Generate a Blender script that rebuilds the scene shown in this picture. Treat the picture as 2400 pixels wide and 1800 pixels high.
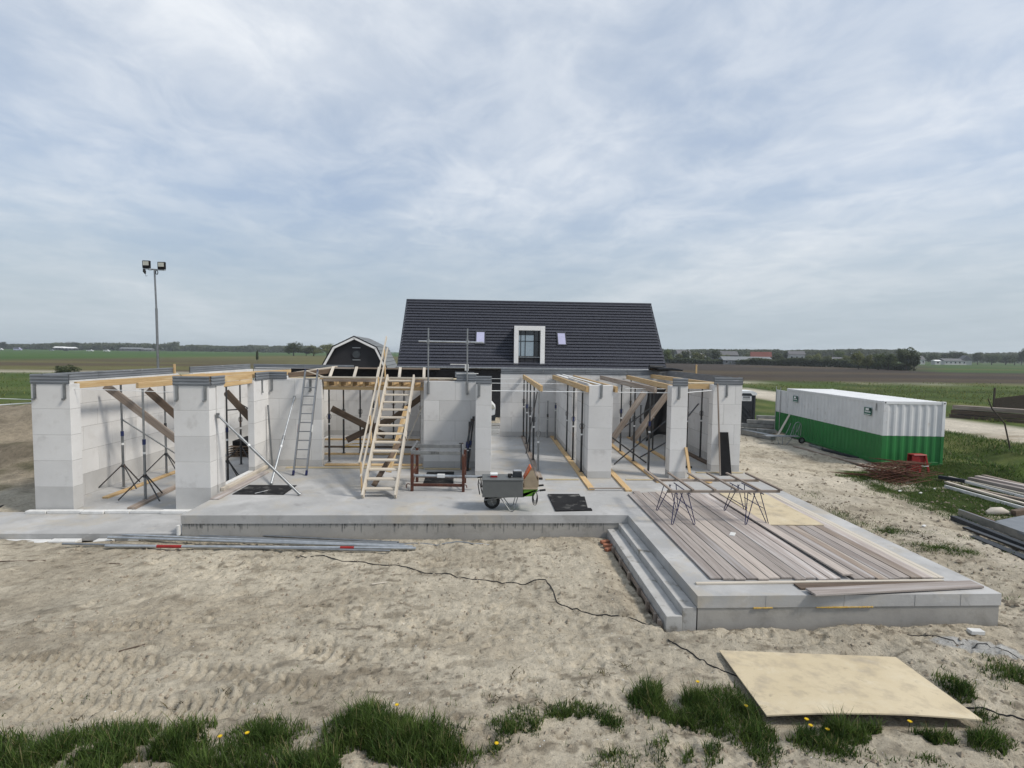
import bpy, math, random
import numpy as np
from math import sin, cos, tan, radians, pi, hypot
from mathutils import Vector, Matrix, Euler
random.seed(11)
for o in list(bpy.data.objects): bpy.data.objects.remove(o)
sc = bpy.context.scene
col = sc.collection

# ---------------------------------------------------------------- camera
# World axes follow the new building: X right, Y away, Z up, main floor slab top at z = 0.
F, PITCH, ROLL, YAW, CAMH = 1230.0, radians(3.38), radians(-.785), radians(2.65), 3.7
_cp, _sp, _cr, _sr, _cy, _sy = cos(PITCH), sin(PITCH), cos(ROLL), sin(ROLL), cos(YAW), sin(YAW)
_R, _F, _D = np.array([1, 0, 0]), np.array([0, _cp, -_sp]), np.array([0, -_sp, -_cp])
CM = np.array([_cr*_R+_sr*_D, -_sr*_R+_cr*_D, _F]) @ np.array([[_cy, -_sy, 0], [_sy, _cy, 0], [0, 0, 1]])
camd = bpy.data.cameras.new('camera'); cam = bpy.data.objects.new('camera', camd); col.objects.link(cam)
camd.sensor_width = 36; camd.lens = F/2400*36; camd.clip_start = .1; camd.clip_end = 6000
m = Matrix.Identity(4)
for i in range(3):
    m[i][0] = CM[0][i]; m[i][1] = -CM[1][i]; m[i][2] = -CM[2][i]
m[2][3] = CAMH
cam.matrix_world = m
sc.camera = cam
sc.view_settings.view_transform = 'Standard'; sc.view_settings.look = 'None'
sc.view_settings.gamma = 1; sc.view_settings.use_curve_mapping = False
sc.view_settings.exposure = 0.30

# ---------------------------------------------------------------- sky and sun
SUN_EL, SUN_AZ = radians(48), radians(112)      # azimuth clockwise from +Y (away) towards +X (right)
w = bpy.data.worlds.new('World'); sc.world = w; w.use_nodes = True
nt = w.node_tree; nt.nodes.clear()
def wn(t, **k):
    n = nt.nodes.new(t)
    for a, b in k.items(): setattr(n, a, b)
    return n
def wl(a, b): nt.links.new(a, b)
def wmath(op, a, b=None, clamp=False):
    n = wn('ShaderNodeMath', operation=op, use_clamp=clamp)
    for i, v in enumerate((a, b)):
        if v is None: continue
        if isinstance(v, (int, float)): n.inputs[i].default_value = v
        else: wl(v, n.inputs[i])
    return n.outputs[0]
sky = wn('ShaderNodeTexSky', sky_type='NISHITA'); sky.sun_disc = False
sky.sun_elevation = SUN_EL; sky.sun_rotation = SUN_AZ; sky.air_density = 1.2; sky.dust_density = 2.5; sky.ozone_density = 1.5
tc = wn('ShaderNodeTexCoord'); sep = wn('ShaderNodeSeparateXYZ'); wl(tc.outputs['Generated'], sep.inputs[0])
up = wmath('MAXIMUM', sep.outputs[2], 0.0); den = wmath('ADD', up, .10)
AZ = radians(-17)                                # the cloud bands run along this bearing
ca, sa = cos(AZ), sin(AZ)
along = wmath('DIVIDE', wmath('ADD', wmath('MULTIPLY', sep.outputs[0], sa), wmath('MULTIPLY', sep.outputs[1], ca)), den)
across = wmath('DIVIDE', wmath('SUBTRACT', wmath('MULTIPLY', sep.outputs[0], ca), wmath('MULTIPLY', sep.outputs[1], sa)), den)
def cloud(sx, sy, scale, detail, rough, dist, off, lo, hi):
    cb = wn('ShaderNodeCombineXYZ'); wl(wmath('MULTIPLY', across, sx), cb.inputs[0]); wl(wmath('MULTIPLY', along, sy), cb.inputs[1]); cb.inputs[2].default_value = off
    n = wn('ShaderNodeTexNoise'); n.inputs['Scale'].default_value = scale; n.inputs['Detail'].default_value = detail
    n.inputs['Roughness'].default_value = rough; n.inputs['Distortion'].default_value = dist
    wl(cb.outputs[0], n.inputs['Vector'])
    r = wn('ShaderNodeMapRange', interpolation_type='SMOOTHSTEP'); wl(n.outputs[0], r.inputs[0]); r.inputs[1].default_value = lo; r.inputs[2].default_value = hi
    return r.outputs[0]
c1 = cloud(1.0, .55, .62, 7, .56, .3, 21.7, .28, .72)     # big bands
c2 = cloud(1.0, .85, 3.3, 9, .60, .5, 7.7, .30, .70)      # ripples
c3 = cloud(1.0, .7, .30, 3, .5, .2, 9.4, .36, .58)        # broad light and dark
dens = wmath('ADD', wmath('MULTIPLY', c1, .70), wmath('MULTIPLY', c2, .30), True)
cover = wmath('ADD', wmath('MULTIPLY', dens, .45), wmath('ADD', wmath('MULTIPLY', c3, .16), .46), True)
lum = wmath('ADD', wmath('MULTIPLY', dens, .62), wmath('MULTIPLY', c3, .38))
ramp = wn('ShaderNodeValToRGB'); wl(lum, ramp.inputs[0])
e = ramp.color_ramp.elements
e[0].position = .12; e[0].color = (2.85, 3.45, 4.45, 1); e[1].position = .95; e[1].color = (6.6, 6.85, 7.2, 1)
el = e.new(.5); el.color = (4.35, 4.88, 5.55, 1)
skyc = wn('ShaderNodeMixRGB', blend_type='MULTIPLY'); skyc.inputs[0].default_value = 1; skyc.inputs[2].default_value = (.80, .93, 1.12, 1); wl(sky.outputs[0], skyc.inputs[1])
mix = wn('ShaderNodeMixRGB'); wl(cover, mix.inputs[0]); wl(skyc.outputs[0], mix.inputs[1]); wl(ramp.outputs[0], mix.inputs[2])
# veil of haze towards the horizon, all round
hz = wn('ShaderNodeMapRange', interpolation_type='SMOOTHSTEP'); wl(sep.outputs[2], hz.inputs[0]); hz.inputs[1].default_value = 0.0; hz.inputs[2].default_value = .30; hz.inputs[3].default_value = .85; hz.inputs[4].default_value = 0
mix2 = wn('ShaderNodeMixRGB'); wl(hz.outputs[0], mix2.inputs[0]); wl(mix.outputs[0], mix2.inputs[1]); mix2.inputs[2].default_value = (3.7, 4.25, 4.65, 1)
bg = wn('ShaderNodeBackground'); wl(mix2.outputs[0], bg.inputs[0]); bg.inputs[1].default_value = .11
wo = wn('ShaderNodeOutputWorld'); wl(bg.outputs[0], wo.inputs[0])
sl = bpy.data.lights.new('sun', 'SUN'); sl.energy = 2.4; sl.angle = radians(10); sl.color = (1, .93, .84)
so = bpy.data.objects.new('sun', sl); col.objects.link(so)
sd = Vector((sin(SUN_AZ)*cos(SUN_EL), cos(SUN_AZ)*cos(SUN_EL), sin(SUN_EL)))
so.rotation_euler = sd.to_track_quat('Z', 'Y').to_euler(); so.location = (30, -20, 40)

# ---------------------------------------------------------------- pixel helpers (photo pixels, 2400 x 1800)
ZM = {'S': (0, 0, 1), 'A': (0, 0, 2212/2400), 'T1': (0, 760, 5.53), 'T3': (2000, 780, 5.185), 'V7': (1500, 790, 4.424), 'Q2': (600, 780, 4.424), 'Q1': (0, 580, 3.16),
      'R1': (0, 780, 3.0717), 'R5': (1700, 780, 3.0729), 'Q4': (0, 1200, 2.0109), 'Q5': (1000, 1400, 1.58), 'U5': (2090, 1040, 5.53), 'U2': (1720, 880, 9.215), 'Q6': (1900, 1000, 3.318)}
def ray(k, x, y):
    a, b, f = ZM[k]
    return CM.T @ np.array([(a+x/f-1200)/F, (b+y/f-900)/F, 1.])
def on_z(k, x, y, z):
    d = ray(k, x, y); t = (z-CAMH)/d[2]
    return Vector((d[0]*t, d[1]*t, z))
def on_y(k, x, y, Y):
    d = ray(k, x, y); t = Y/d[1]
    return Vector((d[0]*t, Y, CAMH+d[2]*t))

# ---------------------------------------------------------------- materials
def mat(name, c1, c2=None, scale=3., rough=.8, metal=0., bump=0., bscale=40., stretch=(1, 1, 1), rnd=.05, detail=6, lo=.35, hi=.65, spec=.4, c3=None, c3scale=1., c3lo=.55, c3hi=.7, bdist=.01):
    mt = bpy.data.materials.new(name); mt.use_nodes = True
    t = mt.node_tree; N = t.nodes; L = t.links; b = N['Principled BSDF']
    b.inputs['Roughness'].default_value = rough; b.inputs['Metallic'].default_value = metal
    b.inputs['Specular IOR Level'].default_value = spec
    tc = N.new('ShaderNodeTexCoord'); oi = N.new('ShaderNodeObjectInfo')
    mu = N.new('ShaderNodeMath'); mu.operation = 'MULTIPLY'; mu.inputs[1].default_value = 53.; L.new(oi.outputs['Random'], mu.inputs[0])
    ad = N.new('ShaderNodeVectorMath'); ad.operation = 'ADD'; L.new(tc.outputs['Object'], ad.inputs[0]); L.new(mu.outputs[0], ad.inputs[1])
    mp = N.new('ShaderNodeMapping'); mp.inputs['Scale'].default_value = stretch; L.new(ad.outputs[0], mp.inputs[0])
    def noise(sc_, de, ro=.6):
        n = N.new('ShaderNodeTexNoise'); n.inputs['Scale'].default_value = sc_; n.inputs['Detail'].default_value = de; n.inputs['Roughness'].default_value = ro
        L.new(mp.outputs[0], n.inputs['Vector']); return n
    c2 = c2 or tuple(v*.85 for v in c1)
    n = noise(scale, detail)
    r = N.new('ShaderNodeMapRange'); r.inputs[1].default_value = lo; r.inputs[2].default_value = hi; L.new(n.outputs[0], r.inputs[0])
    mx = N.new('ShaderNodeMixRGB'); mx.inputs[1].default_value = (*c1, 1); mx.inputs[2].default_value = (*c2, 1); L.new(r.outputs[0], mx.inputs[0])
    out = mx.outputs[0]
    if c3:
        n3 = noise(c3scale, 5); r3 = N.new('ShaderNodeMapRange'); r3.inputs[1].default_value = c3lo; r3.inputs[2].default_value = c3hi; L.new(n3.outputs[0], r3.inputs[0])
        m3 = N.new('ShaderNodeMixRGB'); L.new(r3.outputs[0], m3.inputs[0]); L.new(out, m3.inputs[1]); m3.inputs[2].default_value = (*c3, 1); out = m3.outputs[0]
    hs = N.new('ShaderNodeHueSaturation'); L.new(out, hs.inputs['Color'])
    v = N.new('ShaderNodeMath'); v.operation = 'MULTIPLY_ADD'; v.inputs[1].default_value = 2*rnd; v.inputs[2].default_value = 1-rnd; L.new(oi.outputs['Random'], v.inputs[0])
    L.new(v.outputs[0], hs.inputs['Value']); L.new(hs.outputs[0], b.inputs['Base Color'])
    if bump:
        nb = noise(bscale, 5, .65); bp = N.new('ShaderNodeBump'); bp.inputs['Strength'].default_value = bump; bp.inputs['Distance'].default_value = bdist
        L.new(nb.outputs[0], bp.inputs['Height']); L.new(bp.outputs[0], b.inputs['Normal'])
    return mt
M = {}
M['slab'] = mat('concrete_slab', (.375, .374, .366), (.31, .309, .302), 1.1, .85, bump=.3, bscale=25, c3=(.44, .438, .428), c3scale=.7, c3lo=.50, c3hi=.66, detail=9)
def stains(k, c, scale, lo, hi, f):
    t = M[k].node_tree; N = t.nodes; L = t.links; b = N['Principled BSDF']; src = b.inputs['Base Color'].links[0].from_socket; tc = N.new('ShaderNodeTexCoord')
    n = N.new('ShaderNodeTexNoise'); n.inputs['Scale'].default_value = scale; n.inputs['Detail'].default_value = 10; n.inputs['Roughness'].default_value = .68; n.inputs['Distortion'].default_value = .4; L.new(tc.outputs['Object'], n.inputs['Vector'])
    r = N.new('ShaderNodeMapRange'); r.inputs[1].default_value = lo; r.inputs[2].default_value = hi; r.inputs[4].default_value = f; L.new(n.outputs[0], r.inputs[0])
    mx = N.new('ShaderNodeMixRGB'); L.new(r.outputs[0], mx.inputs[0]); L.new(src, mx.inputs[1]); mx.inputs[2].default_value = (*c, 1); L.new(mx.outputs[0], b.inputs['Base Color'])
stains('slab', (.40, .36, .29), .8, .50, .66, .75); stains('slab', (.22, .215, .205), 2.3, .58, .72, .6); stains('slab', (.56, .555, .54), 5., .60, .70, .5)
M['step'] = mat('concrete_step', (.45, .445, .425), (.36, .355, .34), 3., .9, bump=.35, bscale=40, c3=(.17, .155, .125), c3scale=4., c3lo=.56, c3hi=.72)
M['found'] = mat('foundation_concrete', (.37, .355, .325), (.30, .29, .27), 1.2, .9, bump=.3, bscale=18)
M['drip'] = mat('slurry_drips', (.15, .148, .14), (.22, .218, .205), 5, .8)
M['block'] = mat('calcium_silicate_block', (.645, .64, .625), (.58, .575, .56), .8, .9, bump=.15, bscale=60, rnd=.065, c3=(.47, .46, .445), c3scale=1.7, c3lo=.60, c3hi=.75)
M['blockbase'] = mat('grey_base_block', (.50, .495, .48), (.43, .425, .41), 1.2, .9, bump=.15, bscale=60, rnd=.04)
M['mortar'] = mat('joint', (.36, .355, .34), rough=.95)
stains('block', (.50, .485, .455), 2.2, .55, .72, .55); stains('block', (.66, .655, .64), 5, .58, .68, .5); stains('found', (.22, .21, .185), 3., .52, .70, .6)
M['strip'] = mat('grey_plastic_strip', (.185, .20, .215), (.14, .152, .165), 1.5, .55, metal=.0, stretch=(1, 1, 4), c3=(.30, .315, .33), c3scale=2.2, c3lo=.6, c3hi=.72)
M['galv'] = mat('galvanised_steel', (.30, .31, .315), (.22, .23, .235), 6, .42, metal=.75, rnd=.1)
M['galvlight'] = mat('bright_galvanised_steel', (.50, .52, .53), (.36, .38, .39), 6, .38, metal=.7, rnd=.1)
M['alu'] = mat('aluminium', (.60, .61, .62), (.5, .51, .52), 8, .35, metal=.85)
M['darksteel'] = mat('dark_prop_steel', (.085, .088, .09), (.05, .052, .055), 9, .5, metal=.6, rnd=.15, c3=(.13, .08, .055), c3scale=6)
M['rust'] = mat('rusty_brown_steel', (.12, .045, .028), (.07, .03, .022), 8, .7, metal=.3, c3=(.20, .17, .15), c3scale=9, c3lo=.62, c3hi=.7)
M['rebar'] = mat('rusted_bar', (.14, .055, .03), (.08, .035, .022), 9, .8, metal=.2)
M['blue'] = mat('blue_painted_steel', (.012, .018, .10), (.01, .012, .05), 8, .45, metal=.2)
M['bluebright'] = mat('blue_collar', (.015, .025, .11), (.01, .018, .06), 8, .5)
M['woodfresh'] = mat('fresh_softwood', (.56, .40, .21), (.44, .29, .135), 3, .75, stretch=(.7, 14, 14), bump=.15, bscale=10, rnd=.10, c3=(.62, .50, .31), c3scale=.8)
M['woodpale'] = mat('pale_sawn_wood', (.58, .53, .45), (.47, .42, .345), 3, .8, stretch=(.7, 14, 14), bump=.15, bscale=10, rnd=.10)
M['woodgrey'] = mat('weathered_wood', (.29, .235, .19), (.19, .15, .12), 2.5, .85, stretch=(.6, 12, 12), bump=.3, bscale=9, rnd=.16, c3=(.36, .32, .28), c3scale=.9, c3lo=.5, c3hi=.68)
M['plank'] = mat('old_scaffold_plank', (.36, .315, .285), (.235, .20, .18), 2.2, .85, stretch=(.5, 11, 11), bump=.35, bscale=9, rnd=.30, c3=(.46, .43, .41), c3scale=1.1, c3lo=.48, c3hi=.66)
M['plankgrey'] = mat('silvered_scaffold_plank', (.375, .335, .305), (.265, .23, .205), 2.2, .85, stretch=(.5, 11, 11), bump=.35, bscale=9, rnd=.18, c3=(.20, .175, .16), c3scale=1.6, c3lo=.56, c3hi=.7)
M['plankpale'] = mat('pale_scaffold_plank', (.455, .405, .36), (.36, .31, .27), 2.2, .85, stretch=(.5, 11, 11), bump=.35, bscale=9, rnd=.15, c3=(.27, .23, .21), c3scale=1.6, c3lo=.56, c3hi=.7)
M['clod'] = mat('sand_clod', (.33, .285, .22), (.20, .165, .125), 9, .95, spec=.1)
M['wooddark'] = mat('dark_old_board', (.145, .105, .075), (.085, .062, .045), 2.5, .85, stretch=(.6, 10, 10), bump=.3, bscale=9, rnd=.15)
M['ply'] = mat('birch_plywood', (.56, .48, .335), (.50, .42, .28), 1.6, .8, bump=.12, bscale=20, c3=(.36, .31, .235), c3scale=3.2, c3lo=.50, c3hi=.74, spec=.2)
stains('ply', (.30, .255, .19), 6., .60, .72, .7); stains('ply', (.62, .56, .43), 2.5, .55, .7, .6)
M['black'] = mat('black_rubber', (.014, .014, .015), (.022, .022, .023), 2.5, .85, bump=.2, bscale=30, c3=(.15, .148, .14), c3scale=3.5, c3lo=.54, c3hi=.74, spec=.15)
M['blackfilm'] = mat('black_film_board', (.010, .010, .011), (.015, .015, .016), 3, .85, spec=.12)
M['tarp'] = mat('black_foil', (.010, .010, .011), (.016, .016, .017), 3, .35, bump=.4, bscale=6)
M['foam'] = mat('white_foam', (.66, .66, .64), (.56, .56, .54), 6, .85, bump=.2, bscale=30)
M['pur'] = mat('yellow_foam', (.52, .36, .10), (.42, .27, .06), 12, .9, bump=.5, bscale=40)
M['mortarbed'] = mat('yellow_sill_board', (.47, .40, .26), (.38, .31, .2), 4, .9, stretch=(1, 8, 8), bump=.3, bscale=20)
M['tile'] = mat('anthracite_tile', (.036, .039, .052), (.046, .049, .062), 3, .6, bump=.1, bscale=14, rnd=.10, spec=.3)
M['glassmirror'] = mat('coated_glass', (.42, .47, .50), (.40, .45, .48), 2, .06, metal=.75)
M['white'] = mat('white_paint', (.80, .80, .79), (.74, .74, .73), 2, .6, bump=.1, bscale=6)
M['whitecont'] = mat('white_container_paint', (.68, .69, .69), (.60, .61, .61), 1.5, .5, c3=(.45, .42, .38), c3scale=3.4, c3lo=.62, c3hi=.80, bump=.1, bscale=4)
M['green'] = mat('green_container_paint', (.022, .175, .042), (.017, .140, .034), 1.2, .5, c3=(.05, .10, .045), c3scale=3, c3lo=.68, c3hi=.78)
M['signgreen'] = mat('dark_green_sticker', (.015, .12, .085), rough=.5)
M['signwhite'] = mat('white_print', (.75, .76, .75), rough=.6)
M['ink'] = mat('black_print', (.02, .02, .022), rough=.6)
M['glass'] = mat('window_glass', (.012, .015, .018), rough=.04, spec=.8)
M['skylight'] = mat('skylight_glass', (.42, .42, .58), (.38, .38, .52), 2, .08, spec=1.0)
M['darkwall'] = mat('black_stained_boards', (.014, .014, .017), (.022, .022, .026), 4, .7, stretch=(1, 1, 10))
M['barnroof'] = mat('grey_barn_roof', (.20, .21, .215), (.16, .17, .175), 3, .6)
M['grey'] = mat('grey_painted_box', (.115, .122, .122), (.10, .107, .107), 5, .5)
M['lime'] = mat('lime_green_paint', (.13, .33, .03), (.10, .26, .02), 4, .5)
M['rubber'] = mat('tyre_rubber', (.012, .012, .012), (.02, .02, .02), 12, .85)
M['red'] = mat('red_plastic', (.30, .016, .014), (.22, .012, .01), 4, .5)
M['orange'] = mat('orange_plastic', (.62, .13, .03), (.5, .09, .02), 5, .5)
M['plyaged'] = mat('aged_plywood', (.33, .27, .19), (.25, .20, .14), 4, .85)
M['toilet'] = mat('grey_plastic_cabin', (.036, .040, .046), (.026, .030, .035), 3, .6, spec=.25)
M['plasticwhite'] = mat('white_plastic', (.75, .77, .77), (.68, .7, .7), 3, .45)
M['concretebeam'] = mat('precast_concrete', (.30, .30, .285), (.2, .2, .19), 5, .9, bump=.4, bscale=30, rnd=.15)
M['terracotta'] = mat('terracotta_brick', (.33, .14, .08), (.25, .10, .06), 9, .9, bump=.4, bscale=40)
M['redroof'] = mat('red_roof', (.17, .055, .04), (.12, .045, .035), 3, .8)
M['greyroof'] = mat('far_grey_roof', (.14, .14, .145), (.10, .10, .105), 3, .8)
M['bark'] = mat('bark', (.07, .055, .042), (.045, .036, .028), 6, .95)
M['leafA'] = mat('foliage_mid', (.120, .150, .058), (.080, .105, .042), .30, .8, rnd=.25, spec=.15, detail=3)
M['leafB'] = mat('foliage_olive', (.175, .190, .075), (.125, .140, .055), .30, .8, rnd=.25, spec=.15, detail=3)
M['leafC'] = mat('foliage_dark', (.090, .108, .055), (.062, .078, .040), .30, .8, rnd=.25, spec=.15, detail=3)
M['farwhite'] = mat('far_pale_wall', (.50, .50, .48), (.42, .42, .40), 1, .8)
M['farleaf'] = mat('foliage_far', (.125, .140, .085), (.090, .105, .062), .06, .9, spec=.05, detail=3)
M['blade'] = mat('grass_blade', (.030, .062, .011), (.075, .115, .025), 3.0, .6, spec=.25, lo=.35, hi=.65, c3=(.15, .15, .06), c3scale=9, c3lo=.64, c3hi=.74)
M['meadow'] = mat('meadow_grass', (.075, .105, .026), (.125, .135, .046), .3, .8, spec=.1)
M['weed'] = mat('dry_weed', (.07, .06, .035), (.11, .09, .05), 4, .8, spec=.1)
M['petal'] = mat('dandelion_yellow', (.70, .48, .01), rough=.7)
M['lamp'] = mat('floodlight_glass', (.42, .42, .36), (.5, .5, .45), 4, .25)

def leafy(k, f):
    t = M[k].node_tree; N = t.nodes; L = t.links; b = N['Principled BSDF']; tr = N.new('ShaderNodeBsdfTranslucent'); mx = N.new('ShaderNodeMixShader'); mx.inputs[0].default_value = f
    L.new(b.inputs['Base Color'].links[0].from_socket, tr.inputs[0]); L.new(b.outputs[0], mx.inputs[1]); L.new(tr.outputs[0], mx.inputs[2]); L.new(mx.outputs[0], N['Material Output'].inputs[0])
def toned(k):          # every blade has its own tone, some are straw
    t = M[k].node_tree; N = t.nodes; L = t.links; b = N['Principled BSDF']; src = b.inputs['Base Color'].links[0].from_socket
    a = N.new('ShaderNodeAttribute'); a.attribute_name = 'tone'; r = N.new('ShaderNodeMapRange'); r.inputs[1].default_value = 0; r.inputs[2].default_value = .9; r.inputs[3].default_value = .55; r.inputs[4].default_value = 1.75; L.new(a.outputs['Fac'], r.inputs[0])
    sc_ = N.new('ShaderNodeVectorMath'); sc_.operation = 'SCALE'; L.new(src, sc_.inputs[0]); L.new(r.outputs[0], sc_.inputs[3])
    r2 = N.new('ShaderNodeMapRange'); r2.inputs[1].default_value = .92; r2.inputs[2].default_value = .97; L.new(a.outputs['Fac'], r2.inputs[0])
    mx = N.new('ShaderNodeMixRGB'); L.new(r2.outputs[0], mx.inputs[0]); L.new(sc_.outputs[0], mx.inputs[1]); mx.inputs[2].default_value = (.27, .23, .11, 1); L.new(mx.outputs[0], b.inputs['Base Color'])
toned('blade'); toned('meadow')
for k in ('leafA', 'leafB', 'leafC', 'farleaf', 'blade', 'meadow'): leafy(k, .42)
# ---------------------------------------------------------------- mesh helpers
def tag(o, label=None, cat=None, group=None, kind=None):
    if label: o['label'] = label
    if cat: o['category'] = cat
    if group: o['group'] = group
    if kind: o['kind'] = kind
    return o
def thing(name, label, cat, loc=(0, 0, 0), rz=0., group=None):
    o = bpy.data.objects.new(name, None); col.objects.link(o); o.location = loc; o.rotation_euler = (0, 0, rz)
    o.empty_display_size = .2
    return tag(o, label, cat, group)
def tmat(o):
    mm = Matrix.Identity(4)
    while o is not None:
        mm = (Matrix.Translation(o.location) @ o.rotation_euler.to_matrix().to_4x4() @ Matrix.Diagonal((*o.scale, 1))) @ mm
        o = o.parent
    return mm
class MB:
    def __init__(s): s.v = []; s.f = []; s.smooth = set()
    def add(s, vs, fs, smooth=False):
        n = len(s.v); s.v += [tuple(v) for v in vs]
        for f in fs:
            if smooth: s.smooth.add(len(s.f))
            s.f.append(tuple(i+n for i in f))
        return s
    def box(s, x0, x1, y0, y1, z0, z1, c=0.):
        if c <= 0:
            vs = [(x, y, z) for z in (z0, z1) for y in (y0, y1) for x in (x0, x1)]
            return s.add(vs, [(0, 2, 3, 1), (4, 5, 7, 6), (0, 1, 5, 4), (2, 6, 7, 3), (0, 4, 6, 2), (1, 3, 7, 5)])
        vs = []; fs = []; idx = {}
        X, Y, Z = (x0, x1), (y0, y1), (z0, z1)
        for i in (0, 1):
            for j in (0, 1):
                for k in (0, 1):
                    for a in range(3):
                        p = [X[i], Y[j], Z[k]]; sg = (1-2*i, 1-2*j, 1-2*k)
                        for b in range(3):
                            if b != a: p[b] += c*sg[b]
                        idx[i, j, k, a] = len(vs); vs.append(p)
        g = idx
        for a in range(3):
            b, d = (a+1) % 3, (a+2) % 3
            for e in (0, 1):
                q = []
                for (u, v) in ((0, 0), (1, 0), (1, 1), (0, 1)):
                    t = [0, 0, 0]; t[a] = e; t[b] = u; t[d] = v; q.append(g[t[0], t[1], t[2], a])
                fs.append(q if e else q[::-1])
            for u in (0, 1):
                for v in (0, 1):
                    q = []
                    for e, ax in ((0, b), (1, b), (1, d), (0, d)):
                        t = [0, 0, 0]; t[a] = e; t[b] = u; t[d] = v; q.append(g[t[0], t[1], t[2], ax])
                    fs.append(q)
        for i in (0, 1):
            for j in (0, 1):
                for k in (0, 1): fs.append([g[i, j, k, 0], g[i, j, k, 1], g[i, j, k, 2]])
        return s.add(vs, fs)
    def tube(s, pts, r, n=8, cap=True, closed=False):
        pts = [Vector(p) for p in pts]; rs = r if isinstance(r, (list, tuple)) else [r]*len(pts)
        k = len(pts); vs = []; u = None
        for i, p in enumerate(pts):
            if closed: d = (pts[(i+1) % k]-pts[i-1])
            else: d = (pts[min(i+1, k-1)]-pts[max(i-1, 0)])
            d.normalize()
            if u is None: u = d.orthogonal().normalized()
            u = (u-d*u.dot(d)).normalized(); v = d.cross(u)
            vs += [p+(u*cos(2*pi*j/n)+v*sin(2*pi*j/n))*rs[i] for j in range(n)]
        fs = [(i*n+j, i*n+(j+1) % n, (i+1) % k*n+(j+1) % n, (i+1) % k*n+j) for i in range(k if closed else k-1) for j in range(n)]
        s.add(vs, fs, True)
        if cap and not closed: s.add(vs[:n], [tuple(range(n))[::-1]]); s.add(vs[-n:], [tuple(range(n))])
        return s
    def prism(s, poly, a, b):        # polygon (list of 3D points) swept from offset a to offset b
        n = len(poly); a = Vector(a); b = Vector(b)
        vs = [Vector(p)+a for p in poly]+[Vector(p)+b for p in poly]
        return s.add(vs, [tuple(range(n))[::-1], tuple(range(n, 2*n))]+[(i, (i+1) % n, (i+1) % n+n, i+n) for i in range(n)])
    def mesh(s, name, mt, xf=None):
        me = bpy.data.meshes.new(name)
        vs = s.v if xf is None else [tuple(xf @ Vector(v)) for v in s.v]
        me.from_pydata(vs, [], s.f); me.materials.append(mt)
        if s.smooth:
            fl = [i in s.smooth for i in range(len(s.f))]
            me.polygons.foreach_set('use_smooth', fl)
        me.update(); return me
    def build(s, name, mt, parent=None, local=False):
        xf = None if (parent is None or local) else tmat(parent).inverted()
        o = bpy.data.objects.new(name, s.mesh(name, mt, xf)); col.objects.link(o)
        if parent: o.parent = parent
        return o
def box(name, mt, parent, x0, x1, y0, y1, z0, z1, c=.004, local=False):
    return MB().box(x0, x1, y0, y1, z0, z1, c).build(name, mt, parent, local)
_bars = {}
def bar(name, mt, p0, p1, w_, h_, parent=None, upv=(0, 0, 1), c=.004):
    """rectangular timber or bar from p0 to p1 (centre line), its own grain direction along local X"""
    p0, p1 = Vector(p0), Vector(p1); L = (p1-p0).length
    key = (round(L, 3), round(w_, 4), round(h_, 4), mt.name, c)
    if key not in _bars:
        _bars[key] = MB().box(-L/2, L/2, -w_/2, w_/2, -h_/2, h_/2, min(c, w_*.2, h_*.2)).mesh(name, mt)
    x = (p1-p0).normalized(); u = Vector(upv)
    if abs(x.dot(u)) > .98: u = Vector((0, 1, 0))
    y = u.cross(x).normalized(); z = x.cross(y)
    mm = Matrix(((x.x, y.x, z.x, 0), (x.y, y.y, z.y, 0), (x.z, y.z, z.z, 0), (0, 0, 0, 1)))
    mm = Matrix.Translation((p0+p1)/2) @ mm
    o = bpy.data.objects.new(name, _bars[key]); col.objects.link(o)
    if parent: o.parent = parent; mm = tmat(parent).inverted() @ mm
    o.matrix_basis = mm
    return o
def pipe(name, mt, pts, r, parent=None, n=8): return MB().tube(pts, r, n).build(name, mt, parent)
ORD = ['first', 'second', 'third', 'fourth', 'fifth', 'sixth', 'seventh', 'eighth', 'ninth', 'tenth', 'eleventh', 'twelfth', 'thirteenth', 'fourteenth', 'fifteenth', 'sixteenth', 'seventeenth', 'eighteenth', 'nineteenth', 'twentieth', 'twenty-first', 'twenty-second', 'twenty-third', 'twenty-fourth']
def text(name, s, mt, size, loc, rot, parent, local=True, sx=1.):
    cu = bpy.data.curves.new(name, 'FONT'); cu.body = s; cu.size = size; cu.align_x = 'CENTER'; cu.align_y = 'CENTER'; cu.extrude = .001
    t = bpy.data.objects.new(name, cu); col.objects.link(t)
    bpy.context.view_layer.update()
    me = bpy.data.meshes.new_from_object(t); bpy.data.objects.remove(t)
    me.materials.clear(); me.materials.append(mt)
    o = bpy.data.objects.new(name, me); col.objects.link(o); o.parent = parent
    o.location = loc; o.rotation_euler = rot; o.scale = (sx, 1, 1)
    return o

# ---------------------------------------------------------------- ground sheet
_rt = np.random.RandomState(5).rand(512, 512)
def vnoise(x, y, s, seed=0):
    x = np.asarray(x, float)*s+seed*17.3; y = np.asarray(y, float)*s+seed*41.7
    xi = np.floor(x).astype(int); yi = np.floor(y).astype(int); fx = x-xi; fy = y-yi
    fx = fx*fx*(3-2*fx); fy = fy*fy*(3-2*fy)
    a = _rt[xi % 512, yi % 512]; b = _rt[(xi+1) % 512, yi % 512]; c = _rt[xi % 512, (yi+1) % 512]; d = _rt[(xi+1) % 512, (yi+1) % 512]
    return (a*(1-fx)+b*fx)*(1-fy)+(c*(1-fx)+d*fx)*fy
def fbm(x, y, s, o=4, seed=0):
    t = 0; a = .5; n = 0
    for i in range(o): t = t+a*vnoise(x, y, s*2**i, seed+i); n += a; a *= .5
    return t/n
def ss(v, a, b):
    t = np.clip((np.asarray(v, float)-a)/(b-a), 0, 1); return t*t*(3-2*t)
TRACKS = []
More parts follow.
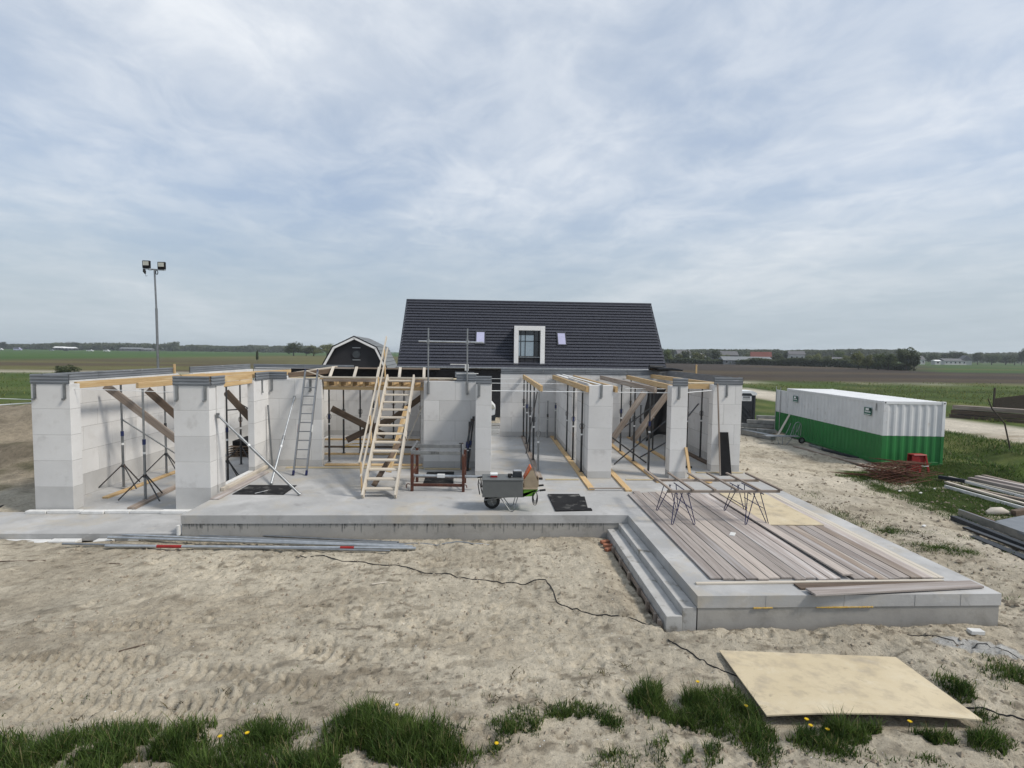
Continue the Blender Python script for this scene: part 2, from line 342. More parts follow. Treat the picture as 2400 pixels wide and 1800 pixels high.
for a, b, wd in (((-40, 705), (760, 712), .34), ((830, 742), (1250, 752), .34), ((-40, 792), (640, 803), .34), ((60, 872), (1150, 925), .4), ((480, 548), (820, 552), .3),
                 ((1250, 800), (1560, 832), .34), ((1400, 640), (1720, 705), .3), ((-40, 560), (300, 545), .3), ((700, 930), (1250, 800), .3), ((-20, 935), (420, 930), .3)):
    p, q = on_z('Q4', *a, -.5), on_z('Q4', *b, -.5); TRACKS.append((p.x, p.y, q.x, q.y, wd))
def ground_h(x, y, fine=True):
    x = np.asarray(x, float); y = np.asarray(y, float)
    h = -.50 + 0*x
    h = h-.03*ss(-x, 5, 9)*ss(14-y, 0, 2) + .06*ss(x, 2, 4)*ss(8.6-y, 0, 1.)
    h = h-.13*ss(x, 8.5, 12)*ss(y, 9, 18) - .08*ss(x, 18, 24)
    far = np.maximum(ss(y, 26, 45), np.maximum(ss(-x, 20, 34), ss(x, 30, 45)))
    h = h*(1-far)+(-.9)*far
    h = h+.22*ss(4.9-y, 0, 2.)
    # bank of spoil to the left of the building, small heaps at the right
    h = h+(1.75+1.1*(fbm(x, y, .45, 4, 9)-.5))*np.exp(-((y-22.5-.12*(x+17))/3.4)**2)*ss(-x, 12.2, 16.0)*ss(x, -48, -36)
    h = h+.55*np.exp(-((x-20.3)/1.1)**2-((y-18.4)/.6)**2)+.3*np.exp(-((x-18.6)/.9)**2-((y-19.3)/.5)**2)
    h = h+.5*(fbm(x, y, 1.3, 4, 55)-.5)*np.exp(-((y-21.)/4.)**2)*ss(-x, 12.2, 14.)*ss(x, -48, -36)
    # ditch beside the container
    h = h-.5*np.exp(-((x-22.5-.25*(y-20))/1.3)**2)*ss(y, 14, 18)*ss(30-y, 0, 6)
    if not fine: return h
    near = ss(40-y, 0, 12)*ss(x, -30, -22)*ss(34-x, 0, 10)
    n1 = fbm(x, y, .55, 3, 1)-.5; n2 = fbm(x*.75, y*1.2, 2.3, 4, 2)-.5; n3 = fbm(x*.8, y*1.3, 8., 3, 3)
    h = h+near*(.16*n1+.10*n2+.045*(n3-.5))
    h = h-near*.05*ss(n3, .56, .68)*ss(fbm(x, y, .8, 2, 8), .35, .6)
    d5 = fbm(x, y, 5.2, 2, 12); h = h-near*.03*ss(d5, .62, .74)+near*.012*ss(d5, .5, .60)
    for (x0, y0, x1, y1, wd) in TRACKS:
        L = hypot(x1-x0, y1-y0); ux, uy = (x1-x0)/L, (y1-y0)/L
        s = (x-x0)*ux+(y-y0)*uy; t = -(x-x0)*uy+(y-y0)*ux+.05*(fbm(x, y, .7, 2, 4)-.5)
        inb = ss(s, -.2, .3)*ss(L-s, -.2, .3)*ss(wd/2+.03-np.abs(t), 0, .05)
        ph = s+.35*np.abs(t)+.03*np.sin(7*t)
        tread = np.clip(np.sin(2*pi*ph/.145)*1.6, -1, 1)
        h = h+inb*(-.022+.032*tread*(.35+.9*fbm(x, y, 1.6, 2, 6)))
    # levelled under the loose sheet and the tube pile
    ply = ss(x, 3.0, 3.3)*ss(5.9-x, 0, .3)*ss(y, 5.3, 5.6)*ss(7.2-y, 0, .25); h = h*(1-ply)+np.minimum(h, -.50)*ply
    tp = ss(x, -9.3, -8.6)*ss(-1.2-x, 0, .5)*ss(y, 10.6, 10.95); h = h*(1-tp)+np.minimum(h, -.525)*tp
    # kept under the slabs
    ins = ss(x, -11.6, -11.3)*ss(8.3-x, 0, .12)*ss(23.4-y, 0, .15)*ss(y-np.where(x > 2.75, 7.62, 11.7), 0, .12)
    h = np.where(ins > 0, h*(1-ins)+np.minimum(h, -.72)*ins, h)
    # scour along the slab faces
    h = h+.05*np.exp(-np.abs(y-11.45)/.2)*ss(x, -6, -5)*ss(2.6-x, 0, .3)*(fbm(x, y, 1.1, 2, 21)-.35)*2
    h = h+.06*np.exp(-np.abs(y-7.5)/.18)*ss(x, 2.8, 3.2)*ss(8.5-x, 0, .3)*(fbm(x, y, 1.3, 2, 22)-.3)*2
    h = h-.10*ss(x, 2.2, 2.6)*ss(2.9-x, 0, .12)*ss(y, 7.7, 8.1)*ss(11.6-y, 0, .4)
    return h
def gz(x, y): return float(ground_h(np.array([x]), np.array([y]))[0])
def axis(segs, lo, hi, g=1.13):
    a = []
    for x0, x1, st in segs: a += list(np.arange(x0, x1-1e-6, st))
    a.append(segs[-1][1]); st = segs[-1][2]
    while a[-1] < hi: st = min(st*g, 60); a.append(a[-1]+st)
    st = segs[0][2]; pre = [a[0]]
    while pre[-1] > lo: st = min(st*g, 60); pre.append(pre[-1]-st)
    return np.array(pre[1:][::-1]+a)
gx = axis([(-14, -6.6, .09), (-6.6, 9, .03), (9, 18, .08)], -2600, 2600)
gy = axis([(3.6, 8.6, .03), (8.6, 12.6, .06), (12.6, 24, .14)], -60, 3200)
GX, GY = np.meshgrid(gx, gy); x = GX.ravel(); y = GY.ravel()
z = ground_h(x, y)
nx_, ny_ = len(gx), len(gy)
# base colours of the ground's different covers
def c3(r, g, b): return np.array([r, g, b])[None, :]
SAND, SANDW, SAND2 = c3(.475, .425, .332), c3(.32, .272, .20), c3(.54, .49, .40)
GRASS, GRASSY, FIELD = c3(.066, .100, .024), c3(.120, .132, .045), c3(.052, .096, .026)
SOIL, SOILL, GREY = c3(.055, .045, .037), c3(.118, .092, .058), c3(.40, .40, .385)
def mixc(a, b, t): return a*(1-t[:, None])+b*t[:, None]
e1 = fbm(x, y, .35, 4, 31)-.5; e2 = fbm(x, y, 1.7, 4, 32)-.5; e3 = fbm(x*.12, y*.5, .35, 3, 33)-.5
def band(v, a, b, s): return ss(v, a-s, a+s)*ss(b-v, -s, s)
C = mixc(SAND, SANDW, .42*ss(fbm(x*.8, y*1.2, .8, 5, 34), .47, .68))
C = mixc(C, SANDW*.62, .5*ss(fbm(x*.7, y*1.3, 3.4, 4, 35), .62, .72)); C = mixc(C, SANDW*.55, .75*ss(fbm(x*.8, y*1.3, 8., 3, 37), .64, .74)*ss(fbm(x, y, .6, 2, 38), .35, .55))
C = mixc(C, SAND2, .6*ss(fbm(x, y, .5, 3, 36), .5, .7)*ss(x, 7, 10))
C = mixc(C, mixc(SANDW*.85, SANDW*.45, ss(fbm(x, y, 1.2, 4, 52), .42, .6)), .95*ss(-x, 12.2, 14.5)*ss(y+3*e1, 15, 18)*ss(30-y, 0, 4)); C = mixc(C, c3(.10, .095, .055), .8*ss(-x, 12.2, 14.5)*band(y+4*e2, 15.5, 19, 1.2)*ss(fbm(x, y, .9, 3, 51), .4, .55))
C = mixc(C, GREY, .9*ss(.55-np.hypot((x-7.2)/1.15, (y-7.0+.25*(x-7.2))/.42)+.5*e2, 0, .12))
jr = x-31-.05*(y-30)+2.*e1
road = band(jr, -2.5, 4.2, .5)*ss(y, 6, 10)*ss(75-y, 0, 6)
meadow = np.maximum(ss(y+6*e1, 36, 40)*ss(np.abs(x+2)-6*e1, 14, 16), np.maximum(ss(y+8*e1, 50, 55), ss(-x+5*e1, 25, 29)*ss(y, 22, 27)))
meadow = np.maximum(meadow, ss(x+2.5*e1+1.*e2, 18.3, 19.0)*ss(y+2*e1, 14.5, 16.5))
patch = band(x+1.2*e2-.07*(y-15), 12.75, 19, .25)*band(y+1.6*e2-.35*(x-13), 12.9, 18.9, .3)*ss(fbm(x, y, 1.1, 3, 40), .28, .36)
meadow = np.maximum(meadow, patch)
G_ = mixc(GRASS, GRASSY, ss(fbm(x, y*1.6, .22, 5, 41), .45, .7)); G_ = mixc(G_, GRASS*.55, .8*ss(fbm(x, y*1.5, .6, 4, 42), .52, .7))
G_ = mixc(G_, GRASS*.6, patch)
C = mixc(C, G_, meadow); C = mixc(C, mixc(SAND2, SANDW, ss(e3+e2*.5, .0, .2)), road)
yr = y+.10*x
rs = ss(x, 5, 15)
soilR = ss(y+2*e1, 95, 97)*rs; edge = band(y+5*e1+3*e2, 92, 95.5, .8)*rs*ss(fbm(x, y, .4, 3, 47), .35, .5)
C = mixc(C, SAND2*.95, edge)
strip = mixc(SOIL, SOILL*.75, ss(fbm(x*.05, y, .12, 4, 43), .5, .72)); C = mixc(C, strip, soilR)
greenR = np.maximum(ss(x-.9*(y-193), 160, 168)*ss(y, 168, 172), ss(y, 330, 345))*rs
C = mixc(C, mixc(FIELD, GRASSY*.8, ss(fbm(x*.04, y*.3, .2, 3, 44), .5, .7)), greenR)
soilL = ss(y+3*e1, 104, 108)*(1-rs)
C = mixc(C, SAND2*.8, band(y+3*e1+1.5*e2, 99, 104, 1.)*(1-rs)*.8)
sl_ = mixc(SOILL*.75, c3(.105, .098, .045), ss(y+.4*x+30*e3, 120, 190)); sl_ = mixc(sl_, c3(.125, .120, .048), ss(fbm(x*.04, y*.3, .3, 3, 45), .48, .62))
C = mixc(C, sl_, soilL)
greenL = np.maximum(ss(-x, 160, 166)*ss(y, 140, 150), ss(y, 470, 490))*(1-rs)
C = mixc(C, mixc(FIELD, FIELD*1.25, ss(fbm(x*.03, y*.2, .2, 3, 46), .4, .65)), greenL)
me = bpy.data.meshes.new('ground')
ii = (np.arange(ny_-1)[:, None]*nx_+np.arange(nx_-1)[None, :]).ravel()
quads = np.stack([ii, ii+1, ii+nx_+1, ii+nx_], 1)
me.vertices.add(len(x)); me.vertices.foreach_set('co', np.stack([x, y, z], 1).ravel())
me.loops.add(quads.size); me.loops.foreach_set('vertex_index', quads.ravel().astype(np.int32))
me.polygons.add(len(quads)); me.polygons.foreach_set('loop_start', (np.arange(len(quads))*4).astype(np.int32))
me.polygons.foreach_set('use_smooth', np.ones(len(quads), bool))
me.update(calc_edges=True)
at = me.color_attributes.new('cover', 'FLOAT_COLOR', 'POINT'); at.data.foreach_set('color', np.concatenate([C, np.ones((len(C), 1))], 1).ravel())
gm = bpy.data.materials.new('ground_cover'); gm.use_nodes = True
t = gm.node_tree; N = t.nodes; L_ = t.links; b = N['Principled BSDF']; b.inputs['Roughness'].default_value = .95; b.inputs['Specular IOR Level'].default_value = .1
a_ = N.new('ShaderNodeAttribute'); a_.attribute_name = 'cover'
tc_ = N.new('ShaderNodeTexCoord')
def gnoise(s, d, r=.6):
    n = N.new('ShaderNodeTexNoise'); n.inputs['Scale'].default_value = s; n.inputs['Detail'].default_value = d; n.inputs['Roughness'].default_value = r; L_.new(tc_.outputs['Object'], n.inputs['Vector']); return n
def grange(n, lo, hi, a, b):
    r = N.new('ShaderNodeMapRange'); r.inputs[1].default_value = lo; r.inputs[2].default_value = hi; r.inputs[3].default_value = a; r.inputs[4].default_value = b; L_.new(n.outputs[0], r.inputs[0]); return r
def gmul(cin, f):
    m_ = N.new('ShaderNodeVectorMath'); m_.operation = 'SCALE'; L_.new(cin, m_.inputs[0]); L_.new(f.outputs[0], m_.inputs[3]); return m_.outputs[0]
o1 = gmul(a_.outputs['Color'], grange(gnoise(9, 6), .35, .68, 1.12, .80))
o1 = gmul(o1, grange(gnoise(70, 4, .7), .3, .7, .84, 1.14))
o1 = gmul(o1, grange(gnoise(24, 3), .58, .70, 1., .55))
o1 = gmul(o1, grange(gnoise(1.6, 5, .7), .32, .68, .82, 1.15))
o1 = gmul(o1, grange(gnoise(.25, 5, .65), .35, .65, .88, 1.1))
o1 = gmul(o1, grange(gnoise(46, 2), .70, .76, 1., 1.45))
L_.new(o1, b.inputs['Base Color'])
bp = N.new('ShaderNodeBump'); bp.inputs['Strength'].default_value = 1.; bp.inputs['Distance'].default_value = .04; L_.new(gnoise(26, 6, .7).outputs[0], bp.inputs['Height']); L_.new(bp.outputs[0], b.inputs['Normal'])
me.materials.append(gm)
go = bpy.data.objects.new('ground', me); col.objects.link(go)
tag(go, 'sandy building site ground with tyre tracks, running out to grass and ploughed fields', 'ground', kind='structure')

# ---------------------------------------------------------------- slabs
def poly_slab(name, mt, poly, z0, z1, parent=None):
    return MB().prism([(px, py, 0) for px, py in poly], (0, 0, z0), (0, 0, z1)).build(name, mt, parent)
SL = [(-6.78, 11.78), (3.27, 11.78), (3.27, 7.74), (8.17, 7.74), (8.17, 23.35), (-6.78, 23.35)]
slab = poly_slab('floor_slab', M['slab'], SL, -.19, 0.)
tag(slab, 'pale grey concrete floor slab with terrace under the unfinished house', 'floor slab', kind='structure')
fo = [(-6.77, 11.80), (3.285, 11.80), (3.285, 7.755), (8.155, 7.755), (8.155, 23.33), (-6.77, 23.33)]
fb = poly_slab('foundation_beam', M['found'], fo, -.95, -.193, slab)
mb = MB(); xx = -6.7
while xx < 2.75:      # slurry drips run down the foundation face from the slab joint
    L = random.uniform(.02, .12)*(1.5 if random.random() < .25 else .8); wd = random.uniform(.004, .014)
    mb.box(xx-wd, xx+wd, 11.7965, 11.799, -.194-L, -.192); mb.add([(xx-wd, 11.7965, -.194-L), (xx+wd, 11.7965, -.194-L), (xx, 11.7965, -.194-L*1.35)], [(0, 1, 2)]); xx += random.expovariate(1/.055)
mb.build('slurry_drips', M['drip'], slab)
# form-panel joints on the slab edges
for i, xx in enumerate((-5.0, -2.35, .35, 2.3)): box('edge_joint', M['mortar'], slab, xx-.0025, xx+.0025, 11.776, 11.79, -.19, -.002, 0)
for i, xx in enumerate((4.35, 5.6, 6.75, 7.5)): box('edge_joint', M['mortar'], slab, xx-.0025, xx+.0025, 7.736, 7.75, -.19, -.002, 0)
# yellow foam squeezed out of the joint under the terrace
mb = MB()
for x0, x1 in ((5.15, 6.05), (4.15, 4.4)):
    xx = x0
    while xx < x1:
        s = random.uniform(.03, .06); hh = random.uniform(.003, .012)
        mb.box(xx, xx+s, 7.728-random.uniform(0, .008), 7.745, -.195-hh, -.190+hh*.6, .004); xx += s*.9
mb.build('foam_seam', M['pur'], slab)
ls = MB().box(-40, -6.78, 11.85, 13.42, -.60, -.425, .01).build('front_slab', M['slab']); tag(ls, 'low concrete strip slab in front of the left wing', 'floor slab', kind='structure')
gs = MB().box(-11.30, -6.79, 13.425, 25.6, -.62, -.39, .01).build('left_floor_slab', M['slab']); tag(gs, 'lower concrete floor of the left wing', 'floor slab', kind='structure')
fs_ = thing('foam_strip', 'broken white foam strip along the left wing threshold', 'foam strip', (-11.3, 13.3, -.425))
xx = -11.35
while xx < -7.0:
    L = random.uniform(.5, .9); box('foam_piece', M['foam'], fs_, xx, min(xx+L, -6.85)-.015, 13.24+random.uniform(-.02, .02), 13.38, -.425, -.345+random.uniform(-.012, .01), .01); xx += L
fs2 = thing('foam_strip', 'white foam pieces sticking out of the sand under the low slab edge', 'foam strip', (-13, 11.8, -.62))
for x0, x1 in ((-14.2, -12.6), (-12.5, -11.3), (-10.6, -9.6), (-9.55, -8.95), (-8.6, -8.25), (-7.9, -7.6)):
    box('foam_piece', M['foam'], fs2, x0, x1, 11.66+random.uniform(-.03, .02), 11.84, -.62, -.545+random.uniform(-.015, .015), .01)
box('foam_piece', M['foam'], fs2, -6.86, -6.80, 11.74, 11.82, -.45, -.22, .01)
# mortar-stained sill boards lying along the wall lines
def sill(label, p0, p1, w_=.16, h_=.025, mt='mortarbed'):
    return tag(bar('sill_board', M[mt], p0, p1, w_, h_), label, 'board', 'sill boards along the wall lines')
sill('pale sill board under the stairs opening', (-6.3, 16.62, .0135), (-2.0, 16.60, .0135))
sill('pale sill board at the foot of the wall behind the work stand', (-1.95, 16.5, .0135), (-.5, 16.48, .0135))
sill('thin pale board across the wide opening left of the tall pillar', (1.72, 15.13, .0135), (2.70, 15.13, .0135), .09)
sill('thin pale board between wall end and wooden floor beam, behind the wheelbarrow', (.15, 15.13, .0135), (1.48, 15.13, .0135), .09)
sill('thin pale board right of the tall pillar', (4.1, 15.13, .0135), (4.9, 15.13, .0135), .09)
sill('pale board in front of the narrow pillar', (5.2, 15.12, .0135), (6.25, 15.14, .0135), .08)
sill('pale board in front of the right-hand corner pier', (6.6, 16.1, .0135), (8.1, 16.08, .0135), .10)

# concrete steps up to the terrace and their timber formwork
st = thing('concrete_steps', 'two narrow concrete steps along the left side of the terrace', 'steps', (3.0, 9.75, -.5))
box('step', M['step'], st, 3.045, 3.268, 7.76, 11.77, -.62, -.19, .006); box('step', M['step'], st, 2.79, 3.042, 7.75, 11.77, -.62, -.32, .006)
fw = thing('step_formwork', 'row of short timber posts and rails below the lower concrete step', 'formwork', (2.72, 9.6, -.6))
for yy in (10.95, 10.32, 9.66, 9.02, 8.5, 8.1, 7.88): bar('post', M['woodgrey'], (2.73, yy, -.78), (2.73, yy, -.44), .05, .07, fw)
bar('rail', M['woodgrey'], (2.765, 7.85, -.52), (2.765, 11.3, -.52), .02, .09, fw)
for (bx_, by_, bz_, a, pl_) in ((2.66, 11.42, -.49, .3, 'farthest'), (2.68, 11.22, -.50, -.2, 'middle'), (2.67, 11.05, -.52, .5, 'nearest')):
    tag(bar('brick', M['terracotta'], (bx_-.1*cos(a), by_-.1*sin(a), bz_), (bx_+.1*cos(a), by_+.1*sin(a), bz_), .1, .055), f'{pl_} of the three orange bricks in the sand beside the steps', 'brick', 'loose bricks by the steps')

# ---------------------------------------------------------------- block walls
ZS = [0., .2, .86, 1.51, 2.16, 2.78]
_blk = {}
def block(parent, x0, x1, y0, y1, z0, z1, base=False):
    g_ = .002; dx, dy, dz = x1-x0-2*g_, y1-y0, z1-z0-2*g_
    k = (round(dx, 3), round(dy, 3), round(dz, 3), base)
    if k not in _blk: _blk[k] = MB().box(-dx/2, dx/2, -dy/2, dy/2, -dz/2, dz/2, .005).mesh('block', M['blockbase' if base else 'block'])
    o = bpy.data.objects.new('block', _blk[k]); col.objects.link(o); o.parent = parent
    o.location = Vector(((x0+x1)/2, (y0+y1)/2, (z0+z1)/2))-parent.location
    return o
def strip_mesh(L, h=.235, n=3):
    """ribbed edge form: profile in (depth, height), length along X"""
    pr = []
    for i in range(n):
        zb = h*i/n; p = h/n
        pr += [(0, zb), (0, zb+.30*p), (-.014, zb+.42*p), (-.014, zb+.80*p), (0, zb+.92*p)]
    pr += [(0, h)]
    vs = [(sx*L/2, d-.004, zz) for sx in (-1, 1) for d, zz in pr]; n_ = len(pr)
    fs = [(i, i+n_, i+1+n_, i+1) for i in range(n_-1)]
    vs2 = [(sx*L/2, .018, zz) for sx in (-1, 1) for zz in (0, h)]; k = len(vs)
    fs += [(k, k+1, k+3, k+2)][::1]; fs += [(n_-1, 2*n_-1, k+3, k+1), (0, k, k+2, n_)]
    return MB().add(vs+vs2, fs)
def strips(parent, p0, p1, outward, z=2.78, h=.235, piece=1.9):
    """ribbed form strips standing on a wall head from p0 to p1 (XY); outward = direction of the ribs"""
    p0, p1 = Vector((*p0, 0)), Vector((*p1, 0)); L = (p1-p0).length; k = max(1, round(L/piece)); d = (p1-p0)/k
    for i in range(k):
        a = p0+d*i; bq = a+d; l = d.length-.012
        key = ('strip', round(l, 3), h)
        if key not in _blk: _blk[key] = strip_mesh(l, h).mesh('edge_strip', M['strip'])
        o = bpy.data.objects.new('edge_strip', _blk[key]); col.objects.link(o); o.parent = parent
        o.location = (a+bq)/2+Vector((0, 0, z+.002))-parent.location
        ang = math.atan2(outward[1], outward[0])+pi/2      # local -Y faces outward
        o.rotation_euler = (0, 0, ang)
def bracket(parent, x_, y_, nrm=(0, -1), z1=2.78, z0=2.40):
    nx, ny = nrm; tx, ty = -ny, nx
    mb = MB()
    def B(a0, a1, d0, d1, zz0, zz1):
        pts = [(x_+tx*a+nx*d, y_+ty*a+ny*d) for a, d in ((a0, d0), (a1, d0), (a1, d1), (a0, d1))]
        mb.prism([(px, py, 0) for px, py in pts], (0, 0, zz0), (0, 0, zz1))
    B(-.035, .035, .004, .016, z0+.02, z1+.03); B(-.02, .02, .0161, .028, z0+.05, z1); B(-.05, .0, .0161, .05, z0-.02, z0+.03)
    mb.build('bracket', M['galv'], parent)
def wall(name, label, x0, x1, y0, y1, zs=ZS, blk=1.0, cat='wall', off=0., base_rows=1, base_mat=None):
    """wall of glued blocks; the long horizontal side sets the running direction"""
    w_ = thing(name, label, cat, ((x0+x1)/2, (y0+y1)/2, zs[0]))
    alongx = (x1-x0) >= (y1-y0); L = (x1-x0) if alongx else (y1-y0)
    ins = .004
    MB().box(x0+ins, x1-ins, y0+ins, y1-ins, zs[0]+.001, zs[-1]-ins).build('joint_core', M['mortar'], w_)
    for r in range(len(zs)-1):
        cuts = [0.]
        s = (blk if (r % 2 == 0) else blk/2)*1.0+off
        while s < L-.12: cuts.append(s); s += blk
        cuts.append(L)
        for i in range(len(cuts)-1):
            a, bq = cuts[i], cuts[i+1]
            bb = r < base_rows
            if alongx: block(w_, x0+a, x0+bq, y0, y1, zs[r], zs[r+1], bb)
            else: block(w_, x0, x1, y0+a, y0+bq, zs[r], zs[r+1], bb)
    return w_
ZL = [-.39, .2, .86, 1.51, 2.16, 2.78]
# left wing
a = wall('block_pier', 'leftmost tall white block pier at the front corner', -11.27, -10.34, 13.45, 13.78, ZL, 2., 'pier', base_rows=1)
strips(a, (-11.27, 13.44), (-10.34, 13.44), (0, -1)); strips(a, (-11.28, 13.78), (-11.28, 13.46), (-1, 0)); bracket(a, -11.17, 13.45); bracket(a, -10.46, 13.45)
a = wall('side_wall', 'long white inner wall of the left wing behind the corner pier', -11.27, -11.12, 13.785, 19.45, ZL, 1.1, base_rows=1)
strips(a, (-11.25, 13.785), (-11.25, 19.45), (1, 0))
tag(bar('edge_foam', M['foam'], (-11.17, 13.8, 2.79), (-11.17, 19.4, 2.79), .08, .02), 'white foam band on top of the long left wall', 'foam strip')
a = wall('side_wall', 'rear part of the left outer wall beyond the window gap', -11.27, -11.12, 20.35, 25.4, ZL, 1.1, base_rows=1)
strips(a, (-11.25, 20.35), (-11.25, 25.4), (1, 0))
a = wall('back_wall', 'far back wall of the left wing under a long ribbed strip', -11.1, -6.4, 25.42, 25.57, ZL, 1.1, base_rows=1)
strips(a, (-11.1, 25.42), (-6.4, 25.42), (0, -1))
a = wall('block_pier', 'second white pier from the left beside the side opening', -7.80, -6.93, 13.36, 13.68, ZL, 2., 'pier', base_rows=1)
block(a, -7.09, -6.90, 13.683, 14.05, 0., .2, True)
for i in range(1, 5): block(a, -7.09, -6.90, 13.683, 14.05, ZS[i], ZS[i+1])
strips(a, (-7.80, 13.345), (-6.90, 13.345), (0, -1)); strips(a, (-6.88, 13.35), (-6.88, 14.05), (1, 0)); bracket(a, -7.70, 13.36); bracket(a, -7.02, 13.36)
a = wall('block_pier', 'short white pier turning into the corner right of the side opening', -7.09, -6.90, 15.80, 16.84, ZS, 2., 'pier')
strips(a, (-6.88, 15.85), (-6.88, 16.84), (1, 0)); bracket(a, -6.90, 16.35, (1, 0))
a = wall('front_wall', 'grey block wall panel behind the aluminium ladder', -7.09, -5.25, 16.845, 17.06, ZS, 1.0)
strips(a, (-6.88, 16.835), (-6.33, 16.835), (0, -1)); bracket(a, -6.80, 16.845); bracket(a, -5.60, 16.845)
a = wall('front_wall', 'grey block wall panel between stairs and wide opening', -2.03, -.36, 16.72, 16.93, ZS, 1.0)
strips(a, (-1.0, 16.71), (-.36, 16.71), (0, -1), piece=.8)
a = wall('block_pier', 'slim pier behind the wheelbarrow at the left of the wide opening', -.35, .12, 15.35, 16.93, ZS, 2., 'pier')
strips(a, (-.35, 15.34), (.12, 15.34), (0, -1)); bracket(a, -.25, 15.35)
# right part
a = wall('block_pier', 'tall free pillar in the middle of the wide opening', 2.99, 3.71, 15.34, 15.60, ZS, 2., 'pier'); bracket(a, 3.36, 15.34)
a = wall('cross_wall', 'inner wall running back from the tall free pillar', 3.0, 3.16, 15.605, 17.45, ZS, 1.0)
a = wall('cross_wall', 'inner wall by the rear wall beyond the doorway', 3.0, 3.16, 18.45, 23.13, ZS, 1.0)
a = wall('block_pier', 'narrow pillar with an offcut leaning on it', 5.47, 5.97, 15.35, 15.72, ZS, 2., 'pier'); strips(a, (5.49, 15.34), (5.96, 15.34), (0, -1)); bracket(a, 5.70, 15.35)
a = wall('block_pier', 'right-hand corner pier with a black board leaning on it', 7.16, 8.10, 16.32, 16.62, ZS, .72, 'pier'); strips(a, (7.17, 16.31), (8.10, 16.31), (0, -1)); bracket(a, 7.60, 16.32); strips(a, (8.11, 16.32), (8.11, 16.62), (1, 0), piece=.4)
a = wall('side_wall', 'right outer wall running back behind the corner pier', 7.92, 8.09, 16.625, 23.13, ZS, 1.0); strips(a, (7.94, 16.65), (7.94, 23.1), (1, 0))
a = wall('rear_wall', 'rear wall right of the garden gap', .57, 8.10, 23.15, 23.33, ZS, 1.0); strips(a, (.57, 23.14), (8.08, 23.14), (0, -1))
a = wall('rear_wall', 'rear wall of the room behind the stairs', -7.1, -1.9, 23.2, 23.38, ZS, 1.0); strips(a, (-1.95, 23.19), (-.6, 23.19), (0, -1), z=2.6)
a = wall('cross_wall', 'dim side wall of the room behind the stairs', -2.2, -2.04, 17.3, 23.18, ZS, 1.0)
a = wall('side_wall', 'wall between left wing and room behind the stairs', -7.09, -6.93, 17.4, 23.18, ZS, 1.0)

# ---------------------------------------------------------------- steel props
def prop(x_, y_, z0, z1, label, dark=True, lean=None, grp='steel props under the beams', colr='darksteel', collar=.52, tripod=False, ct='darksteel', ring=True):
    b0 = Vector((x_, y_, z0)); b1 = Vector((x_, y_, z1)) if lean is None else Vector(lean)
    t = thing('steel_prop', label, 'steel prop', b0, 0, grp)
    d = (b1-b0); Ln = d.length; u = d.normalized()
    cpt = b0+d*collar
    if lean is None:
        MB().box(x_-.06, x_+.06, y_-.06, y_+.06, z0+.0005, z0+.008).build('base_plate', M[colr], t)
        MB().box(x_-.06, x_+.06, y_-.05, y_+.05, z1-.009, z1-.001).build('head_plate', M[colr], t)
    else:
        q = MB(); s = u.orthogonal().normalized()
        q.tube([b0, b0+u*.03], .05, 8); q.build('base_plate', M[colr], t)
        MB().box(b1.x-.035, b1.x+.035, b1.y-.03, b1.y+.03, b1.z-.08, b1.z+.05).build('head_plate', M[colr], t)
    pipe('outer_tube', M[colr], [b0+u*.008, cpt], .034, t)
    pipe('inner_tube', M[colr], [cpt, b1-u*.009], .027, t)
    pipe('collar', M[ct], [cpt-u*.07, cpt+u*.07], .042, t)
    if ring:
        s = u.orthogonal().normalized(); s = Vector((1, 0, 0)); f = Vector((0, 1, 0))
        MB().tube([cpt+u*.10*cos(k*pi/5)+s*.075*sin(k*pi/5) for k in range(10)], .007, 5, closed=True).build('handle_ring', M['darksteel'], t)
    pipe('label_band', M['signwhite'], [b0+d*(collar-.11), b0+d*(collar-.09)], .0352, t)
    if tripod:
        mb = MB(); ap = b0+Vector((0, 0, .62))
        for an in (200, 330, 80):
            ft = b0+Vector((.62*cos(radians(an)), .55*sin(radians(an)), .012))
            MB().tube([ap+Vector((.05*cos(radians(an)), .05*sin(radians(an)), 0)), ft], .018, 6).build('tripod_leg', M['darksteel'], t)
        pipe('tripod_clamp', M['darksteel'], [ap-Vector((0, 0, .04)), ap+Vector((0, 0, .04))], .05, t)
    return t
G1 = 'steel props under the beams'
LF = -.39
prop(-10.55, 15.57, LF+.05, 2.66, 'steel prop on a tripod near the long left wall, blue collar', tripod=True, ct='bluebright', colr='galv', ring=False)
prop(-9.12, 14.28, LF+.06, 2.62, 'frontmost steel prop on a tripod between the two left piers', tripod=True, ct='bluebright', colr='galv', ring=False)
prop(-10.38, 17.32, LF+.05, 2.66, 'third steel prop along the long left wall, farther back', tripod=True, colr='galv', ring=False)
prop(-8.02, 16.46, LF, 2.70, 'steel prop standing just inside the side opening', colr='darksteel', tripod=True, ct='bluebright', ring=False)
prop(-8.75, 18.93, LF, 2.70, 'thin steel prop seen through the side opening, farther back', colr='darksteel', tripod=True)
for i, yy in enumerate((16.08, 17.79, 19.37, 20.97, 22.8)):
    prop(1.585, yy, .05, 2.58, f'{ORD[i]} steel prop from the front under the left-hand roof beam of the wide room', ct='bluebright' if i in (3,) else 'galv' if i == 0 else 'darksteel', colr='galv' if i == 0 else 'darksteel', collar=(.46, .55, .62, .6, .62)[i])
for i, yy in enumerate((16.02, 17.82, 19.41)):
    prop(2.955+.03*i-.03, yy, .05, 2.58, f'{ORD[i]} steel prop from the front beside the tall free pillar', ct=('darksteel', 'bluebright', 'darksteel')[i], collar=.56)
prop(3.28-.4, 22.0, .0, 1.62, 'loose short steel prop leaning near the far corner, bright tube', colr='galv', ring=False, ct='bluebright', collar=.9)
